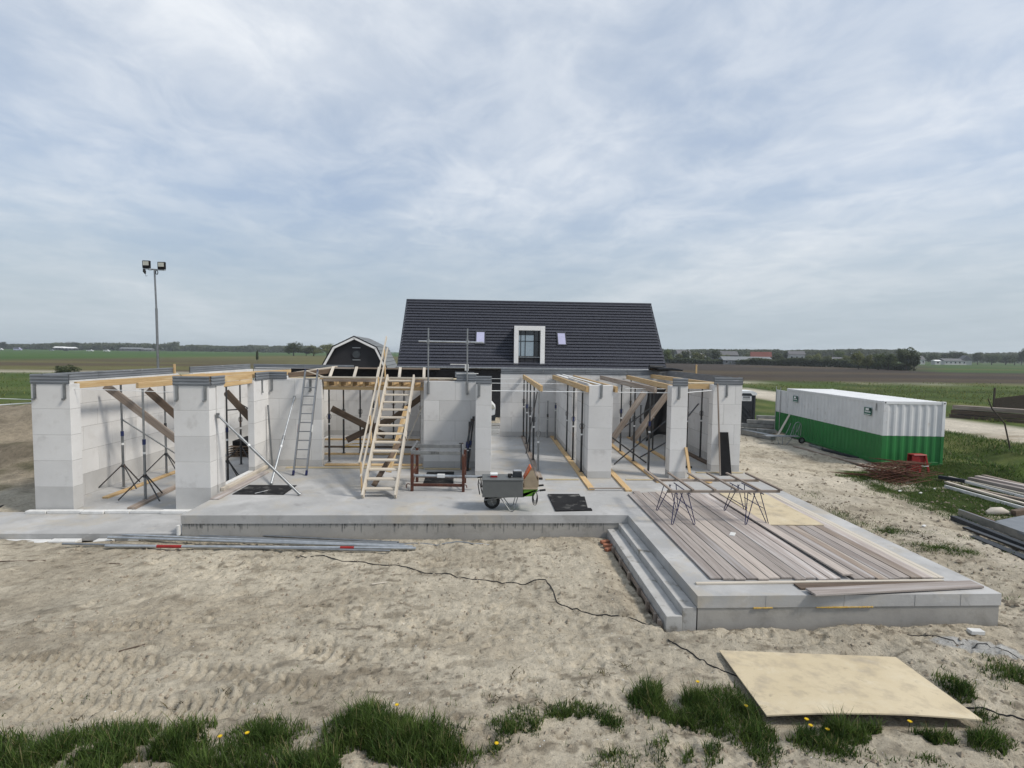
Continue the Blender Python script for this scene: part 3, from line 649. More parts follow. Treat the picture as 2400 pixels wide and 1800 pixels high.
prop(2.65, 22.9, .0, 1.62, 'loose short steel prop standing against the rear wall', colr='galv', ring=False, collar=.6)
for i, yy in enumerate((15.97, 17.66, 19.46)):
    prop(5.03, yy, .05, 2.58, f'{ORD[i]} steel prop from the front in the room right of the tall pillar', ct=('bluebright', 'darksteel', 'bluebright')[i], collar=(.6, .58, .6)[i])
for i, yy in enumerate((19.66, 21.32, 22.9)):
    prop(6.33, yy, .05, (2.58, 1.62, 2.58)[i], f'{ORD[i]} steel prop from the front in the rear right row', ct='darksteel', collar=.6, colr='darksteel')
prop(7.50, 19.27, .07, 2.66, 'steel prop behind the narrow pillar along the right wall', collar=.55)
prop(7.62, 18.28, .07, 2.70, 'steel prop in the gap left of the right-hand corner pier', collar=.6)
for i, (xx, yy) in enumerate(((-5.18, 17.35), (-5.1, 18.78), (-4.52, 18.80), (-3.9, 21.9), (-4.75, 22.0), (-3.2, 20.2), (-2.55, 20.2))):
    prop(xx, yy, .06 if i else .05, 2.46, ('steel prop tight behind the ladder wall panel edge', 'second dark prop in the room behind the stairs, left side', 'dark prop in the middle of the room behind the stairs', 'far prop by the rear wall beside the stairs', 'far prop by the rear wall left of the crossed boards', 'prop half hidden behind the stair treads', 'prop at the right end of the room behind the stairs')[i], ct='bluebright' if i == 0 else 'darksteel', collar=.62)
# leaning push-pull props and tube against the walls
prop(-4.75, 13.42, .02, 0, 'long grey push prop leaning from the slab to the second pier', lean=(-6.86, 13.62, 2.02), colr='galv', grp='leaning props', ring=False, collar=.72, ct='galv')
prop(-5.91, 14.50, .02, 0, 'grey push prop leaning on the wall left of the ladder', lean=(-6.09, 16.80, 2.21), colr='galvlight', grp='leaning props', ring=False, collar=.5, ct='galv')
t = tag(pipe('steel_tube', M['galv'], [(-6.70, 16.55, .03), (-6.83, 16.60, 1.98)], .03), 'dark steel tube leaning in the wall corner', 'tube')
for i, (xx, zt) in enumerate(((-.52, 1.55), (-.46, 1.62), (-.58, 1.45))):
    prop(xx-.25+.1*i, 16.35-.05*i, .01, 0, ('leftmost of the three props leaning at the slim pier', 'middle one of the three props leaning at the slim pier', 'rightmost of the three props leaning at the slim pier')[i], lean=(xx+.02, 16.62, zt), colr='darksteel', grp='props leaning at the slim pier', ring=False, ct='bluebright')
# diagonal tube braces in the right room
def brace(label, p0, p1, r=.025, mt='darksteel', grp='diagonal brace tubes'):
    return tag(pipe('brace_tube', M[mt], [p0, p1], r), label, 'brace tube', grp)
brace('brace tube crossing low in front of the right room props, rising right', (4.25, 17.2, .03), (6.1, 17.35, 1.55))
brace('brace tube crossing low in front of the right room props, falling right', (4.0, 17.3, 1.05), (5.42, 17.45, .03))
brace('upper brace tube rising behind the crossed boards', (4.8, 19.0, .85), (6.3, 18.9, 2.0))
brace('short brace tube near the narrow pillar foot', (5.35, 18.0, .1), (6.2, 17.6, .75))
brace('short dark brace between pillar and right wall prop', (6.45, 17.0, 1.45), (7.42, 18.1, 2.0))
brace('black thin bar leaning on the left-hand row of props', (1.42, 18.9, .05), (1.55, 16.3, 2.5), .018)
brace('brace tube falling behind the left tripod props', (-10.6, 15.6, 1.65), (-9.3, 16.6, .2), .02, 'galv')
brace('thin brace tube behind the side opening, falling right', (-8.75, 17.2, 2.45), (-7.4, 17.5, 1.5), .02)
brace('horizontal brace tube behind the side opening', (-8.75, 18.0, 1.65), (-7.2, 18.2, 1.75), .022)
def oldboard(label, p0, p1, w_=.2, h_=.035, mt='wooddark', upv=(0, 1, 0), grp='diagonal brace boards'):
    return tag(bar('brace_board', M[mt], p0, p1, w_, h_, upv=upv), label, 'board', grp)
oldboard('brown diagonal board nearest the left corner pier', (-10.86, 15.4, 2.62), (-8.4, 15.5, .60), .22, .04, 'woodgrey')
oldboard('darker second diagonal board behind the left props', (-10.40, 16.5, 2.42), (-8.7, 16.55, .8), .22, .04, 'wooddark')
oldboard('dark diagonal board seen through the side opening', (-8.3, 17.0, 2.35), (-7.16, 17.1, 1.0), .22, .04, 'wooddark')
oldboard('dark diagonal board falling right behind the stairs', (-5.45, 18.55, 1.68), (-3.6, 18.6, .72), .22, .04)
oldboard('dark diagonal board rising right behind the stairs', (-4.95, 18.63, .55), (-3.4, 18.68, 1.32), .22, .04)
oldboard('dark diagonal board at the top right behind the stairs', (-3.5, 18.5, 1.2), (-2.2, 18.5, 2.2), .2, .04)
oldboard('steep brown board rising right in the right room, front one', (4.2, 17.55, .72), (5.32, 17.6, 2.42), .2, .05, 'woodgrey')
oldboard('brown board rising right in the right room, rear one', (5.0, 17.75, .72), (6.25, 17.8, 2.45), .22, .05, 'woodgrey')
# ---------------------------------------------------------------- roof beams, floor beams, strings
def beam(label, p0, p1, w_=.08, h_=.17, mt='woodfresh', grp='timber beams carried by the props'):
    return tag(bar('timber_beam', M[mt], p0, p1, w_, h_), label, 'beam', grp)
beam('roof beam along the left row of props in the wide room', (1.59, 15.45, 2.665), (1.58, 23.1, 2.665))
beam('roof beam touching the left side of the tall free pillar', (2.93, 15.3, 2.665), (3.09-.2, 23.1, 2.665))
beam('roof beam on the right side of the tall free pillar', (3.80, 15.3, 2.665), (3.80, 23.1, 2.665))
beam('roof beam over the crossed braces in the right room', (4.97, 15.3, 2.665), (5.02, 23.1, 2.665), mt='woodgrey')
beam('roof beam ending at the narrow pillar', (5.95-.3, 15.75, 2.7), (6.2, 23.1, 2.7))
beam('roof beam over the right wall props', (7.45, 16.7, 2.75), (7.3, 23.1, 2.75), .1, .16)
beam('wide pale formwork board between narrow pillar and corner pier', (6.05, 16.9, 2.80), (7.85, 16.9, 2.80), .5, .03, 'ply')
beam('timber joist under the pale formwork board at the right', (6.05, 16.65, 2.70), (7.16, 16.65, 2.70), .06, .15)
tag(bar('foam_board', M['foam'], (3.05, 15.7, 2.80), (3.05, 19.6, 2.80), .06, .03), 'white foam strip on top of the tall pillar wall, left edge', 'foam strip')
tag(bar('foam_board', M['foam'], (3.38, 15.45, 2.79), (3.30, 23.0, 2.79), .10, .02), 'long white foam strip on top of the inner wall', 'foam strip')
beam('yellow timber beam along the long left wall', (-10.50, 13.85, 2.73), (-10.28, 19.5, 2.73), .08, .17)
beam('second yellow beam left of the second pier', (-9.72, 15.0, 2.66), (-9.0, 25.2, 2.66), .08, .16)
beam('upper yellow beam layered behind the second pier', (-9.9, 17.4, 2.80), (-8.2, 25.2, 2.80), .08, .1, 'woodfresh')
hd = thing('lintel_formwork', 'yellow timber lintel form over the side opening', 'formwork', (-7.0, 14.9, 2.7))
bar('board', M['woodfresh'], (-6.97, 14.06, 2.765), (-6.97, 15.84, 2.765), .03, .12, hd); bar('board', M['woodfresh'], (-6.97, 14.06, 2.91), (-6.97, 15.84, 2.91), .03, .15, hd); bar('board', M['woodpale'], (-7.10, 14.06, 2.70), (-7.10, 15.78, 2.70), .16, .03, hd)
tag(bar('foam_board', M['foam'], (-10.9, 25.2, 2.84), (-6.5, 25.2, 2.84), .12, .03), 'white foam band on the far back wall of the left wing', 'foam strip')
def fbeam(label, p0, p1, w_=.17, h_=.05, mt='woodfresh'):
    return tag(bar('floor_beam', M[mt], p0, p1, w_, h_), label, 'plank', 'planks on the floor under the props')
fbeam('long floor plank under the left row of props in the wide room', (1.56, 15.15, .0255), (1.58, 23.1, .0255), mt='woodgrey')
fbeam('long floor plank running out past the tall free pillar on its left', (2.86, 14.0, .0255), (2.98-.1, 23.1, .0255))
fbeam('floor plank running out past the tall free pillar on its right', (3.84, 13.83, .0255), (3.93, 17.6, .0255))
fbeam('long floor plank under the props in the right room', (5.0, 14.8, .0255), (5.08, 22.9, .0255))
fbeam('rear floor plank under the far right row of props', (6.33, 18.0, .0255), (6.3, 23.0, .0255))
fbeam('floor plank along the right wall behind the narrow pillar', (7.55, 17.15, .0355), (7.52, 20.2, .0355), .2, .07, 'wooddark')
fbeam('thin cross batten on the slab in front of the tall pillar', (2.78, 13.93, .0665), (3.75, 13.93, .0665), .05, .03, 'woodgrey')
fbeam('floor plank under the tripods by the left wall', (-10.32, 14.5, LF+.0255), (-10.22, 19.5, LF+.0255))
fbeam('brown floor plank under the frontmost prop of the left wing', (-8.98, 13.5, LF+.03), (-9.2, 16.4, LF+.03), .2, .06, 'woodgrey')
fbeam('timber threshold across the opening behind the stairs', (-5.2, 16.99, .0255), (-2.1, 16.98, .0255), .2, .05)
fbeam('floor timber across the room behind the stairs, front', (-6.3, 18.78, .0305), (-2.3, 18.8, .0305), .12, .06, 'woodfresh')
fbeam('floor timber across the room behind the stairs, middle', (-6.7, 20.2, .0305), (-2.3, 20.2, .0305), .12, .06, 'wooddark')
fbeam('floor timber across the room behind the stairs, rear', (-6.7, 21.9, .0305), (-2.3, 21.9, .0305), .12, .06, 'woodfresh')
def line(label, pts, r=.012, mt='plasticwhite'): return tag(pipe('guide_rod', M[mt], pts, r, n=6), label, 'rod', 'thin white guide rods')
line('white rod stretched between the slim pier and the tall free pillar', [(.12, 15.6, 2.57), (2.99, 15.48, 2.57)])
line('white rod stretched from the tall pillar to the narrow pillar', [(3.71, 15.48, 2.57), (5.47, 15.5, 2.57)])
line('upper white rod left of the narrow pillar', [(4.3, 16.2, 2.64), (5.6, 16.2, 2.64)], .009)
line('short white rod between narrow pillar and corner pier', [(5.97, 15.6, 2.57), (7.2, 16.4, 2.6)])
line('middle white rod farther back in the wide room', [(.12, 19.0, 2.60), (3.0, 19.0, 2.60)], .010)
line('rear white rod in the wide room', [(.12, 22.9, 2.57), (3.0, 22.9, 2.57)], .010)
line('thin white rod between the two left piers', [(-10.34, 13.6, 2.66), (-7.8, 13.5, 2.60)], .008)
line('white rope leaving the left corner pier to the left', [(-11.27, 13.6, 2.30), (-13.5, 13.8, 2.12), (-16.5, 14.2, 2.05)], .014)
line('thin second rope left of the left corner pier', [(-11.27, 13.7, 2.36), (-16.5, 14.4, 2.40)], .008)

# ---------------------------------------------------------------- upper deck and stairs
dk = thing('deck_edge', 'pale plywood edge platform above the opening behind the stairs', 'platform', (-3.6, 17.1, 2.8))
box('deck_sheet', M['ply'], dk, -6.26, -3.7, 16.87, 17.5, 2.815, 2.835); box('deck_sheet', M['ply'], dk, -3.69, -1.02, 16.87, 17.5, 2.817, 2.837)
bar('front_joist', M['woodgrey'], (-5.22, 16.87, 2.765), (-1.05, 16.87, 2.765), .05, .09, dk); bar('front_lip', M['woodpale'], (-5.3, 16.85, 2.86), (-1.1, 16.85, 2.86), .03, .05, dk)
box('back_board', M['blackfilm'], dk, -6.5, -1.1, 17.66, 17.69, 2.822, 3.10)
bar('top_rail', M['woodgrey'], (-5.15, 17.62, 3.13), (-1.6, 17.62, 3.13), .09, .045, dk)
for i, xx in enumerate((-5.03, -4.27, -3.53, -2.84, -2.05)): bar('strut', M['woodpale'], (xx, 16.95, 2.86), (xx-.07, 17.6, 3.17), .09, .03, dk)
bar('side_board', M['woodpale'], (-6.3, 17.05, 2.95), (-5.0, 17.7, 3.17), .04, .06, dk); bar('side_board', M['wooddark'], (-6.35, 17.0, 2.9), (-5.2, 17.55, 3.02), .03, .16, dk)
bar('loose_batten', M['woodpale'], (-5.75, 16.9, 3.05), (-5.2, 17.0, 2.85), .05, .03, dk)
for i, yy in enumerate((17.02, 18.8, 20.3, 21.9)): tag(bar('joist_beam', M['woodfresh'], (-5.24 if i == 0 else -6.9, yy, 2.505), (-2.05, yy, 2.505), .08, .11), f'{ORD[i]} cross beam from the front under the dark deck behind the stairs', 'beam', 'cross beams under the deck')
for i in range(9): tag(bar('deck_joist', M['woodfresh'], (-5.1+.38*i, 16.95, 2.64), (-5.1+.38*i, 23.0, 2.64), .06, .15), f'{ORD[i]} deck joist from the left above the opening behind the stairs', 'joist', 'joists under the deck')
tag(bar('cut_board', M['foam'], (-1.3, 18.2, 3.28), (-.75, 18.2, 3.28), .03, .03), 'thin white strip above the deck beside the scaffold post', 'foam strip')
tag(bar('cut_board', M['foam'], (-.72, 17.9, 3.08), (-.72, 17.9, 3.3), .13, .03), 'small white foam end piece behind the second scaffold post', 'foam strip')
tag(bar('foam_board', M['foam'], (-1.0, 16.75, 3.03), (-.3, 16.75, 3.03), .1, .02), 'white foam cap on the strip above the wall by the stairs', 'foam strip')

s = thing('site_stairs', 'steep open wooden site stairs with handrail on the left', 'stairs', (-2.72, 13.1, 0))
B0, B1 = Vector((0, 13.12, .02)), Vector((0, 16.72, 2.98))
for xx in (-3.10, -2.29): bar('stringer', M['woodpale'], (xx, 13.10, .05), (xx, 16.42, 2.92), .05, .20, s)
for k in range(14):
    zz = .2*(k+1); yy = 13.1+zz*(16.42-13.1)/(2.92-.05)
    bar('tread', M['woodpale'], (-3.075, yy+.0, zz), (-2.315, yy, zz), .20, .04, s)
for p0, p1 in (((-3.23, 13.28, .86), (-3.20, 16.75, 4.15)), ((-3.17, 13.2, .52), (-3.14, 16.6, 3.80))): bar('handrail', M['woodpale'], p0, p1, .03, .09, s)
for yy, zt in ((13.25, .9), (14.35, 1.95), (15.4, 2.95), (16.3, 3.75)):
    zb = max(0.02, (yy-13.1)*.864-.25); bar('rail_post', M['woodfresh'], (-3.145, yy, zb), (-3.185, yy+.02, zt), .03, .07, s)
for k in (6, 9): bar('side_cleat', M['woodpale'], (-2.25, 13.1+.2*k*1.157, .2*k+.12), (-2.25, 13.28+.2*k*1.157, .2*k+.26), .03, .12, s)
oldboard('thin pale batten leaning right of the stairs', (-2.62, 17.1, .75), (-2.1, 17.0, 1.95), .03, .03, 'woodpale')
oldboard('dark board standing under the stairs', (-3.02, 14.0, .1), (-2.55, 15.6, 1.1), .14, .03, 'wooddark')
oldboard('pale board leaning under the stairs', (-2.85, 15.2, .2), (-2.5, 16.4, 2.0), .16, .03, 'woodfresh')

lad = thing('ladder', 'aluminium ladder leaning on the grey wall panel', 'ladder', (-5.52, 15.6, 0))
la0, la1 = Vector((0, 15.60, .02)), Vector((0, 16.72, 3.08))
for xx in (-5.71, -5.33):
    st_ = bar('side_rail', M['galv'], (xx, 15.60, .02), (xx, 16.72, 3.08), .042, .07, lad)
    bar('foot', M['blue'], (xx, 15.585, .005), (xx, 15.635, .14), .05, .08, lad); bar('top_cap', M['blue'], (xx, 16.695, 3.02), (xx, 16.725, 3.10), .03, .07, lad)
for k in range(11):
    p = la0.lerp(la1, (.06+.085*k)); pipe('rung', M['galv'], [(-5.70, p.y, p.z), (-5.34, p.y, p.z)], .018, lad, 6)
bar('label_plate', M['orange'], (-5.733, 16.05, 1.22), (-5.733, 16.13, 1.44), .012, .07, lad); bar('label_plate', M['signwhite'], (-5.31, 16.05, 1.22), (-5.31, 16.13, 1.44), .012, .07, lad)

sg = thing('scaffold_guardrail', 'scaffold guardrail of two posts and a tube above the wall by the stairs', 'guardrail', (-1.27, 16.66, 2.4))
for xx in (-1.88, -.655):
    pipe('post', M['galv'], [(xx, 16.66, 2.42), (xx, 16.66, 4.45)], .024, sg); pipe('coupler', M['galv'], [(xx, 16.62, 3.96), (xx, 16.62, 4.10)], .05, sg); pipe('clamp_foot', M['galv'], [(xx, 16.68, 2.36), (xx, 16.68, 2.75)], .04, sg)
pipe('guard_tube', M['galvlight'], [(-2.18, 16.60, 4.03), (-.14, 16.60, 4.02)], .024, sg)

# ---------------------------------------------------------------- things on the slab
def mat_sheet(label, pts, mt='black', h=.018, cat='mat', z=0.0, name='rubber_mat'):
    mb = MB().prism([(p[0], p[1], 0) for p in pts], (0, 0, z+.002), (0, 0, z+h)); return tag(mb.build(name, M[mt]), label, cat)
mat_sheet('dark mat lying under the leaning push prop', [(-6.47, 13.49), (-5.18, 13.46), (-5.18, 14.39), (-6.47, 14.42)])
tag(bar('lath', M['plasticwhite'], (-5.92, 13.52, .026), (-5.72, 13.82, .026), .012, .008), 'thin white lath on the dark mat', 'lath')
mt_ = mat_sheet('dusty black mat with notched corner on the slab right of the wheelbarrow', [(1.62, 12.04), (2.5, 12.10), (2.5, 12.25), (2.42, 12.25), (2.53, 13.25), (2.43, 13.25), (2.43, 13.50), (1.60, 13.50)], h=.03)
mat_sheet('black mat on the slab behind the brown work stand', [(-1.78, 14.69), (-.94, 14.67), (-1.01, 16.1), (-1.83, 16.05)])
# sill planks at the side opening
fbeam('weathered plank on the slab along the side opening', (-6.68, 13.02, .018), (-6.66, 15.95, .018), .22, .03, 'plank')
fbeam('white splintered board along the side opening sill', (-6.84, 13.75, .06), (-6.85, 16.5, .06), .1, .10, 'woodpale')
fbeam('pale board inside the side opening sill', (-7.02, 14.06, .05), (-7.02, 15.78, .05), .14, .10, 'foam')
# dark pallet stack inside the left wing
ps = thing('pallet_stack', 'dark stack of boards on the floor inside the left wing', 'board stack', (-8.6, 21.5, LF))
for k in range(5):
    for j in range(4): bar('slat', M['wooddark'], (-9.8, 20.3+.35*j, LF+.03+.09*k), (-7.6, 20.3+.35*j+.05, LF+.03+.09*k), .25, .03, ps)
    if k < 4:
        for xx in (-9.5, -8.7, -7.9): bar('bearer', M['wooddark'], (xx, 20.2, LF+.075+.09*k), (xx, 21.5, LF+.075+.09*k), .08, .056, ps)
box('cover_sheet', M['blackfilm'], ps, -9.7, -7.6, 20.3, 21.5, LF+.43, LF+.60)

# work stand
r = thing('work_stand', 'rusty brown steel work stand with grey frame on top', 'work stand', (-1.3, 14.4, 0))
for xx, yy, zt in ((-1.98, 13.87, .98), (-.62, 13.80, 1.0), (-1.98, 14.85, .98), (-.62, 14.75, .95)):
    bar('leg', M['rust'], (xx, yy, .0), (xx, yy, zt), .075, .075, r)
for zz in (.17,): bar('cross_bar', M['rust'], (-1.94, 13.86, zz), (-.66, 13.81, zz), .06, .07, r); bar('cross_bar', M['rust'], (-1.94, 14.84, zz), (-.66, 14.76, zz), .06, .07, r)
for xx in (-1.98, -.62): bar('side_bar', M['rust'], (xx, 13.9, .45), (xx, 14.8, .45), .05, .05, r); bar('side_brace', M['rust'], (xx, 13.9, .1), (xx, 14.7, .45), .03, .03, r)
pipe('roller_tube', M['galvlight'], [(-2.02, 13.95, .40), (-.1, 13.9, .38)], .04, r); bar('roller_label', M['signwhite'], (-1.32, 13.93, .40), (-1.12, 13.92, .40), .095, .09, r)
bar('top_frame', M['galv'], (-2.02, 13.95, 1.02), (-.72, 13.90, 1.02), .06, .10, r); bar('top_frame', M['galv'], (-2.02, 14.85, 1.04), (-.72, 14.8, 1.04), .06, .10, r)
bar('top_side', M['galv'], (-2.02, 13.95, 1.06), (-1.98, 14.9, 1.16), .05, .05, r); bar('top_side', M['galv'], (-.70, 13.95, 1.06), (-.70, 14.85, 1.12), .05, .05, r)
bar('upright_bar', M['darksteel'], (-.68, 13.78, .62), (-.68, 13.78, 1.30), .04, .04, r); bar('upright_tip', M['darksteel'], (-.74, 13.78, 1.30), (-.62, 13.78, 1.30), .03, .03, r)
pipe('crank', M['rust'], [(-2.02, 13.8, .20), (-2.08, 13.8, .22), (-2.12, 13.8, .18), (-2.12, 13.8, .10)], .014, r, 6)
pipe('crank', M['rust'], [(-.58, 13.75, .20), (-.54, 13.75, .19), (-.52, 13.75, .12)], .014, r, 6)
text('stand_number', 'D316', M['ink'], .075, Vector((-1.38, 13.888, 1.02))-r.location, (pi/2, 0, 0), r, sx=1.3)

# wheelbarrow with tool chest
wb = thing('wheelbarrow', 'green wheelbarrow carrying a large grey tool chest, black wheel', 'wheelbarrow', (.4, 12.3, 0))
def wheel(parent, cx, cy, cz, R, wd):
    mb = MB(); n = 28
    prof = [(-.5*wd, R*.62), (-.5*wd, R*.85), (-.30*wd, R*.97), (0, R), (.30*wd, R*.97), (.5*wd, R*.85), (.5*wd, R*.62)]
    vs = [(cx+q*cos(2*pi*i/n), cy+d, cz+q*sin(2*pi*i/n)) for i in range(n) for d, q in prof]; k = len(prof)
    fs = [(i*k+j, ((i+1) % n)*k+j, ((i+1) % n)*k+j+1, i*k+j+1) for i in range(n) for j in range(k-1)]
    mb.add(vs, fs, True); w_ = mb.build('wheel', M['rubber'], parent)
    MB().tube([(cx, cy-.35*wd, cz), (cx, cy+.35*wd, cz)], R*.63, 24).build('rim', M['grey'], w_); MB().tube([(cx, cy-.5*wd, cz), (cx, cy+.5*wd, cz)], R*.16, 12).build('hub', M['galv'], w_)
    for kx in range(5):
        an = 2*pi*kx/5; MB().tube([(cx+.25*R*cos(an), cy-.37*wd, cz+.25*R*sin(an)), (cx+.55*R*cos(an), cy-.37*wd, cz+.55*R*sin(an))], R*.05, 6).build('spoke_rib', M['galv'], w_)
wheel(wb, .13, 12.3, .192, .192, .10)
ch = box('tool_chest', M['grey'], wb, -.10, .845, 12.02, 12.58, .345, .735, .006)
box('chest_lid', M['grey'], ch, -.11, .855, 12.01, 12.59, .737, .765, .006)
tray = MB(); tray.prism([(.50, 0, .335), (1.10, 0, .37), (1.20, 0, .53), (.86, 0, .53), (.86, 0, .34)], (0, 12.05, 0), (0, 12.55, 0)); tray.build('tray', M['lime'], wb)
MB().box(.84, 1.19, 12.03, 12.57, .53, .555).build('tray_rim', M['plyaged'], wb)
for yy in (12.08, 12.52):
    pipe('handle_bar', M['galv'], [(-.05, 12.3+(yy-12.3)*.3, .22), (.35, yy, .33), (.95, yy, .38), (1.22, yy, .49), (1.26, yy, .50)], .016, wb)
    pipe('grip', M['rubber'], [(1.24, yy, .495), (1.38, yy, .51)], .025, wb)
    pipe('stand_leg', M['galv'], [(.26, yy, .33), (.34, yy, .30), (.55, yy-.04, .025), (.60, yy-.04, .012), (.64, yy-.04, .03), (.73, yy, .34)], .011, wb)
pipe('axle_fork', M['galv'], [(.13, 12.22, .19), (.35, 12.20, .34)], .012, wb)
box_things = thing('red_white_box', 'small white box with red lower half on the tool chest', 'box', (.19, 12.3, .766)); box('box_body', M['red'], box_things, .09, .25, 12.22, 12.36, .767, .815, .003); box('box_lid', M['signwhite'], box_things, .085, .255, 12.215, 12.365, .8155, .855, .003)
ra = thing('site_radio', 'dark grey square site radio on the tool chest', 'radio', (.73, 12.3, .766)); box('case', M['toilet'], ra, .62, .83, 12.22, 12.38, .767, .905, .012); box('top_panel', M['alu'], ra, .63, .82, 12.23, 12.37, .906, .928, .008)
cu_ = thing('camera_kit', 'small black power tool battery on the tool chest', 'power tool', (.55, 12.28, .766)); box('body', M['rubber'], cu_, .50, .61, 12.24, 12.33, .767, .84, .01); pipe('nose', M['rubber'], [(.555, 12.24, .80), (.555, 12.18, .80)], .03, cu_); box('mark', M['signwhite'], cu_, .575, .60, 12.236, 12.239, .775, .80, 0)
tb = thing('tool_carrier', 'wooden gable-shaped tool carrier with orange lining in the barrow tray', 'tool carrier', (1.0, 12.3, .555))
for yy in (12.10, 12.42): MB().prism([(.88, 0, .556), (1.20, 0, .556), (1.20, 0, .70), (1.10, 0, .95), (1.02, 0, .95), (.88, 0, .75)], (0, yy, 0), (0, yy+.02, 0)).build('end_board', M['plyaged'], tb)
MB().prism([(.872, 0, .74), (.895, 0, .74), (1.05, 0, 1.02), (1.02, 0, 1.03)], (0, 12.14, 0), (0, 12.50, 0)).build('orange_side', M['orange'], tb)
box('bottom_board', M['plyaged'], tb, .89, 1.19, 12.121, 12.419, .556, .58); MB().prism([(1.20, 0, .57), (1.22, 0, .57), (1.22, 0, .80), (1.20, 0, .80)], (0, 12.12, 0), (0, 12.42, 0)).build('side_board', M['plyaged'], tb)
tag(MB().tube([(1.20, 12.25, .735), (1.32, 12.25, .735)], .028, 8).build('saw_handle', M['rubber']), 'black tool handle sticking out of the wooden tool carrier', 'tool handle')
cl = MB()
for q in range(4): cl.tube([(1.13+.06*cos(a*pi/8)*(.7+.12*q), 12.0+.01*q, .38+.16*sin(a*pi/8)*(.75+.09*q)-.02*q) for a in range(16)], .007, 5, closed=True)
tag(cl.build('cable_coil', M['rubber']), 'coil of black cable hanging from the barrow handle', 'cable')
pl = thing('pliers', 'black pliers and hand tools hanging on the left end of the chest', 'tools', (-.15, 12.2, .6))
bar('head', M['rubber'], (-.22, 12.15, .78), (-.10, 12.15, .80), .05, .03, pl)
for a_, b_ in (((-.18, .74), (-.20, .62)), ((-.20, .62), (-.16, .38)), ((-.16, .66), (-.10, .40)), ((-.14, .76), (-.11, .55))): pipe('arm', M['rubber'], [(a_[0], 12.15, a_[1]), (b_[0], 12.15, b_[1])], .013, pl, 6)

# ---------------------------------------------------------------- terrace: planks, trestles, sheets
xs = 3.715; k = 0
names_wood = ['plank']*16+['woodpale', 'plank', 'woodfresh']
while k < 19:
    wd = .188+random.uniform(-.006, .006); y0 = 8.27+random.uniform(-.03, .04); y1 = 13.72+random.uniform(-.25, .05)
    zz = .0175+random.uniform(0, .010); mtn = random.choice(['plank', 'plank', 'plankgrey', 'plankgrey', 'plankpale', 'woodgrey'])
    dx = random.uniform(-.008, .008)
    if k == 11:
        b_ = bar('deck_plank', M[mtn], (xs+wd/2+.03, y0, zz+.055), (xs+wd/2, y1, zz+.02), wd, .032)
    else: b_ = bar('deck_plank', M[mtn], (xs+wd/2+dx, y0, zz), (xs+wd/2-dx, y1, zz), wd, .032)
    tag(b_, f'{ORD[k]} weathered scaffold plank on the terrace counted from the steps' + (', lifted over its neighbour' if k == 11 else ''), 'plank', 'weathered planks on the terrace')
    xs += wd+.0135; k += 1
for i, xx in enumerate((7.52, 7.62)): tag(bar('deck_lath', M['woodpale'], (xx+.06, 8.3, .014), (xx+.10, 13.6, .014), .095, .022), ('narrow pale board beside the last terrace plank', 'outermost narrow pale board of the terrace')[i], 'plank', 'pale boards at the terrace edge')
tag(bar('plywood_sheet', M['ply'], (6.74, 10.92, .050), (6.80, 13.50, .050), 1.22, .018), 'yellow plywood sheet lying on the terrace planks behind the trestles', 'plywood')
tag(bar('batten', M['woodpale'], (3.40, 8.15, .016), (7.60, 8.19, .020), .055, .03), 'long pale batten across the front ends of the terrace planks', 'batten')
tag(bar('front_board', M['wooddark'], (5.0, 8.01, .016), (7.75, 8.06, .016), .19, .03), 'dark board lying behind the slanting front board of the terrace', 'plank')
tag(bar('front_board', M['plank'], (5.05, 7.74, .05), (8.03, 8.02, .03), .23, .034), 'slanting stained scaffold board overhanging the terrace front edge', 'plank')
tag(bar('paper_block', M['foam'], (5.00, 10.28, .045), (5.12, 10.46, .045), .10, .02), 'small white block lying on the terrace planks', 'block')
def trestle(x0, label):
    t = thing('trestle', label, 'trestle', (x0+.24, 11.5, .035), 0, 'blue steel trestles')
    zt = .70
    for (yf, yt) in ((10.98, 11.14), (12.0, 11.86)):
        # each end: a flat hairpin leg left and right below the head bar
        for sx in (0, 1):
            xf = x0+.48*sx
            tops = ((x0+.10, x0+.26) if sx == 0 else (x0+.22, x0+.38))
            pts = [Vector((tops[0], yt, zt)), Vector((xf-.02, yf, .07)), Vector((xf-.012, yf, .050)), Vector((xf, yf, .046)), Vector((xf+.012, yf, .050)), Vector((xf+.02, yf, .07)), Vector((tops[1], yt, zt))]
            MB().tube(pts, .0095, 7).build('hairpin_leg', M['blue'], t)
    for xx in (x0+.10, x0+.38): pipe('head_bar', M['blue'], [(xx, 11.0, zt+.005), (xx, 12.0, zt+.005)], .012, t, 6)
    for xx in (x0+.06, x0+.42): pipe('spreader', M['blue'], [(xx, 11.06, .38), (xx, 11.93, .38)], .009, t, 6)
    pipe('chain', M['galv'], [(x0+.06, 11.5, .38), (x0+.24, 11.5, .35), (x0+.42, 11.5, .38)], .004, t, 5)
    return t
trestle(4.02, 'left blue hairpin-leg trestle on the terrace'); trestle(5.645, 'right blue hairpin-leg trestle on the terrace')
fr = thing('batten_grid', 'grid of weathered battens resting on the two blue trestles', 'batten grid', (5.2, 11.5, .74))
bar('long_batten', M['woodgrey'], (3.92, 11.08, .745), (6.44, 11.10, .745), .05, .055, fr); bar('long_batten', M['woodgrey'], (3.95, 12.1, .745), (6.48, 12.08, .745), .05, .055, fr)
for i in range(6): bar('cross_batten', M['woodgrey'], (3.98+.49*i, 11.02, .792), (3.98+.49*i+.02, 12.65 if i != 0 else 13.0, .792), .055, .038, fr)
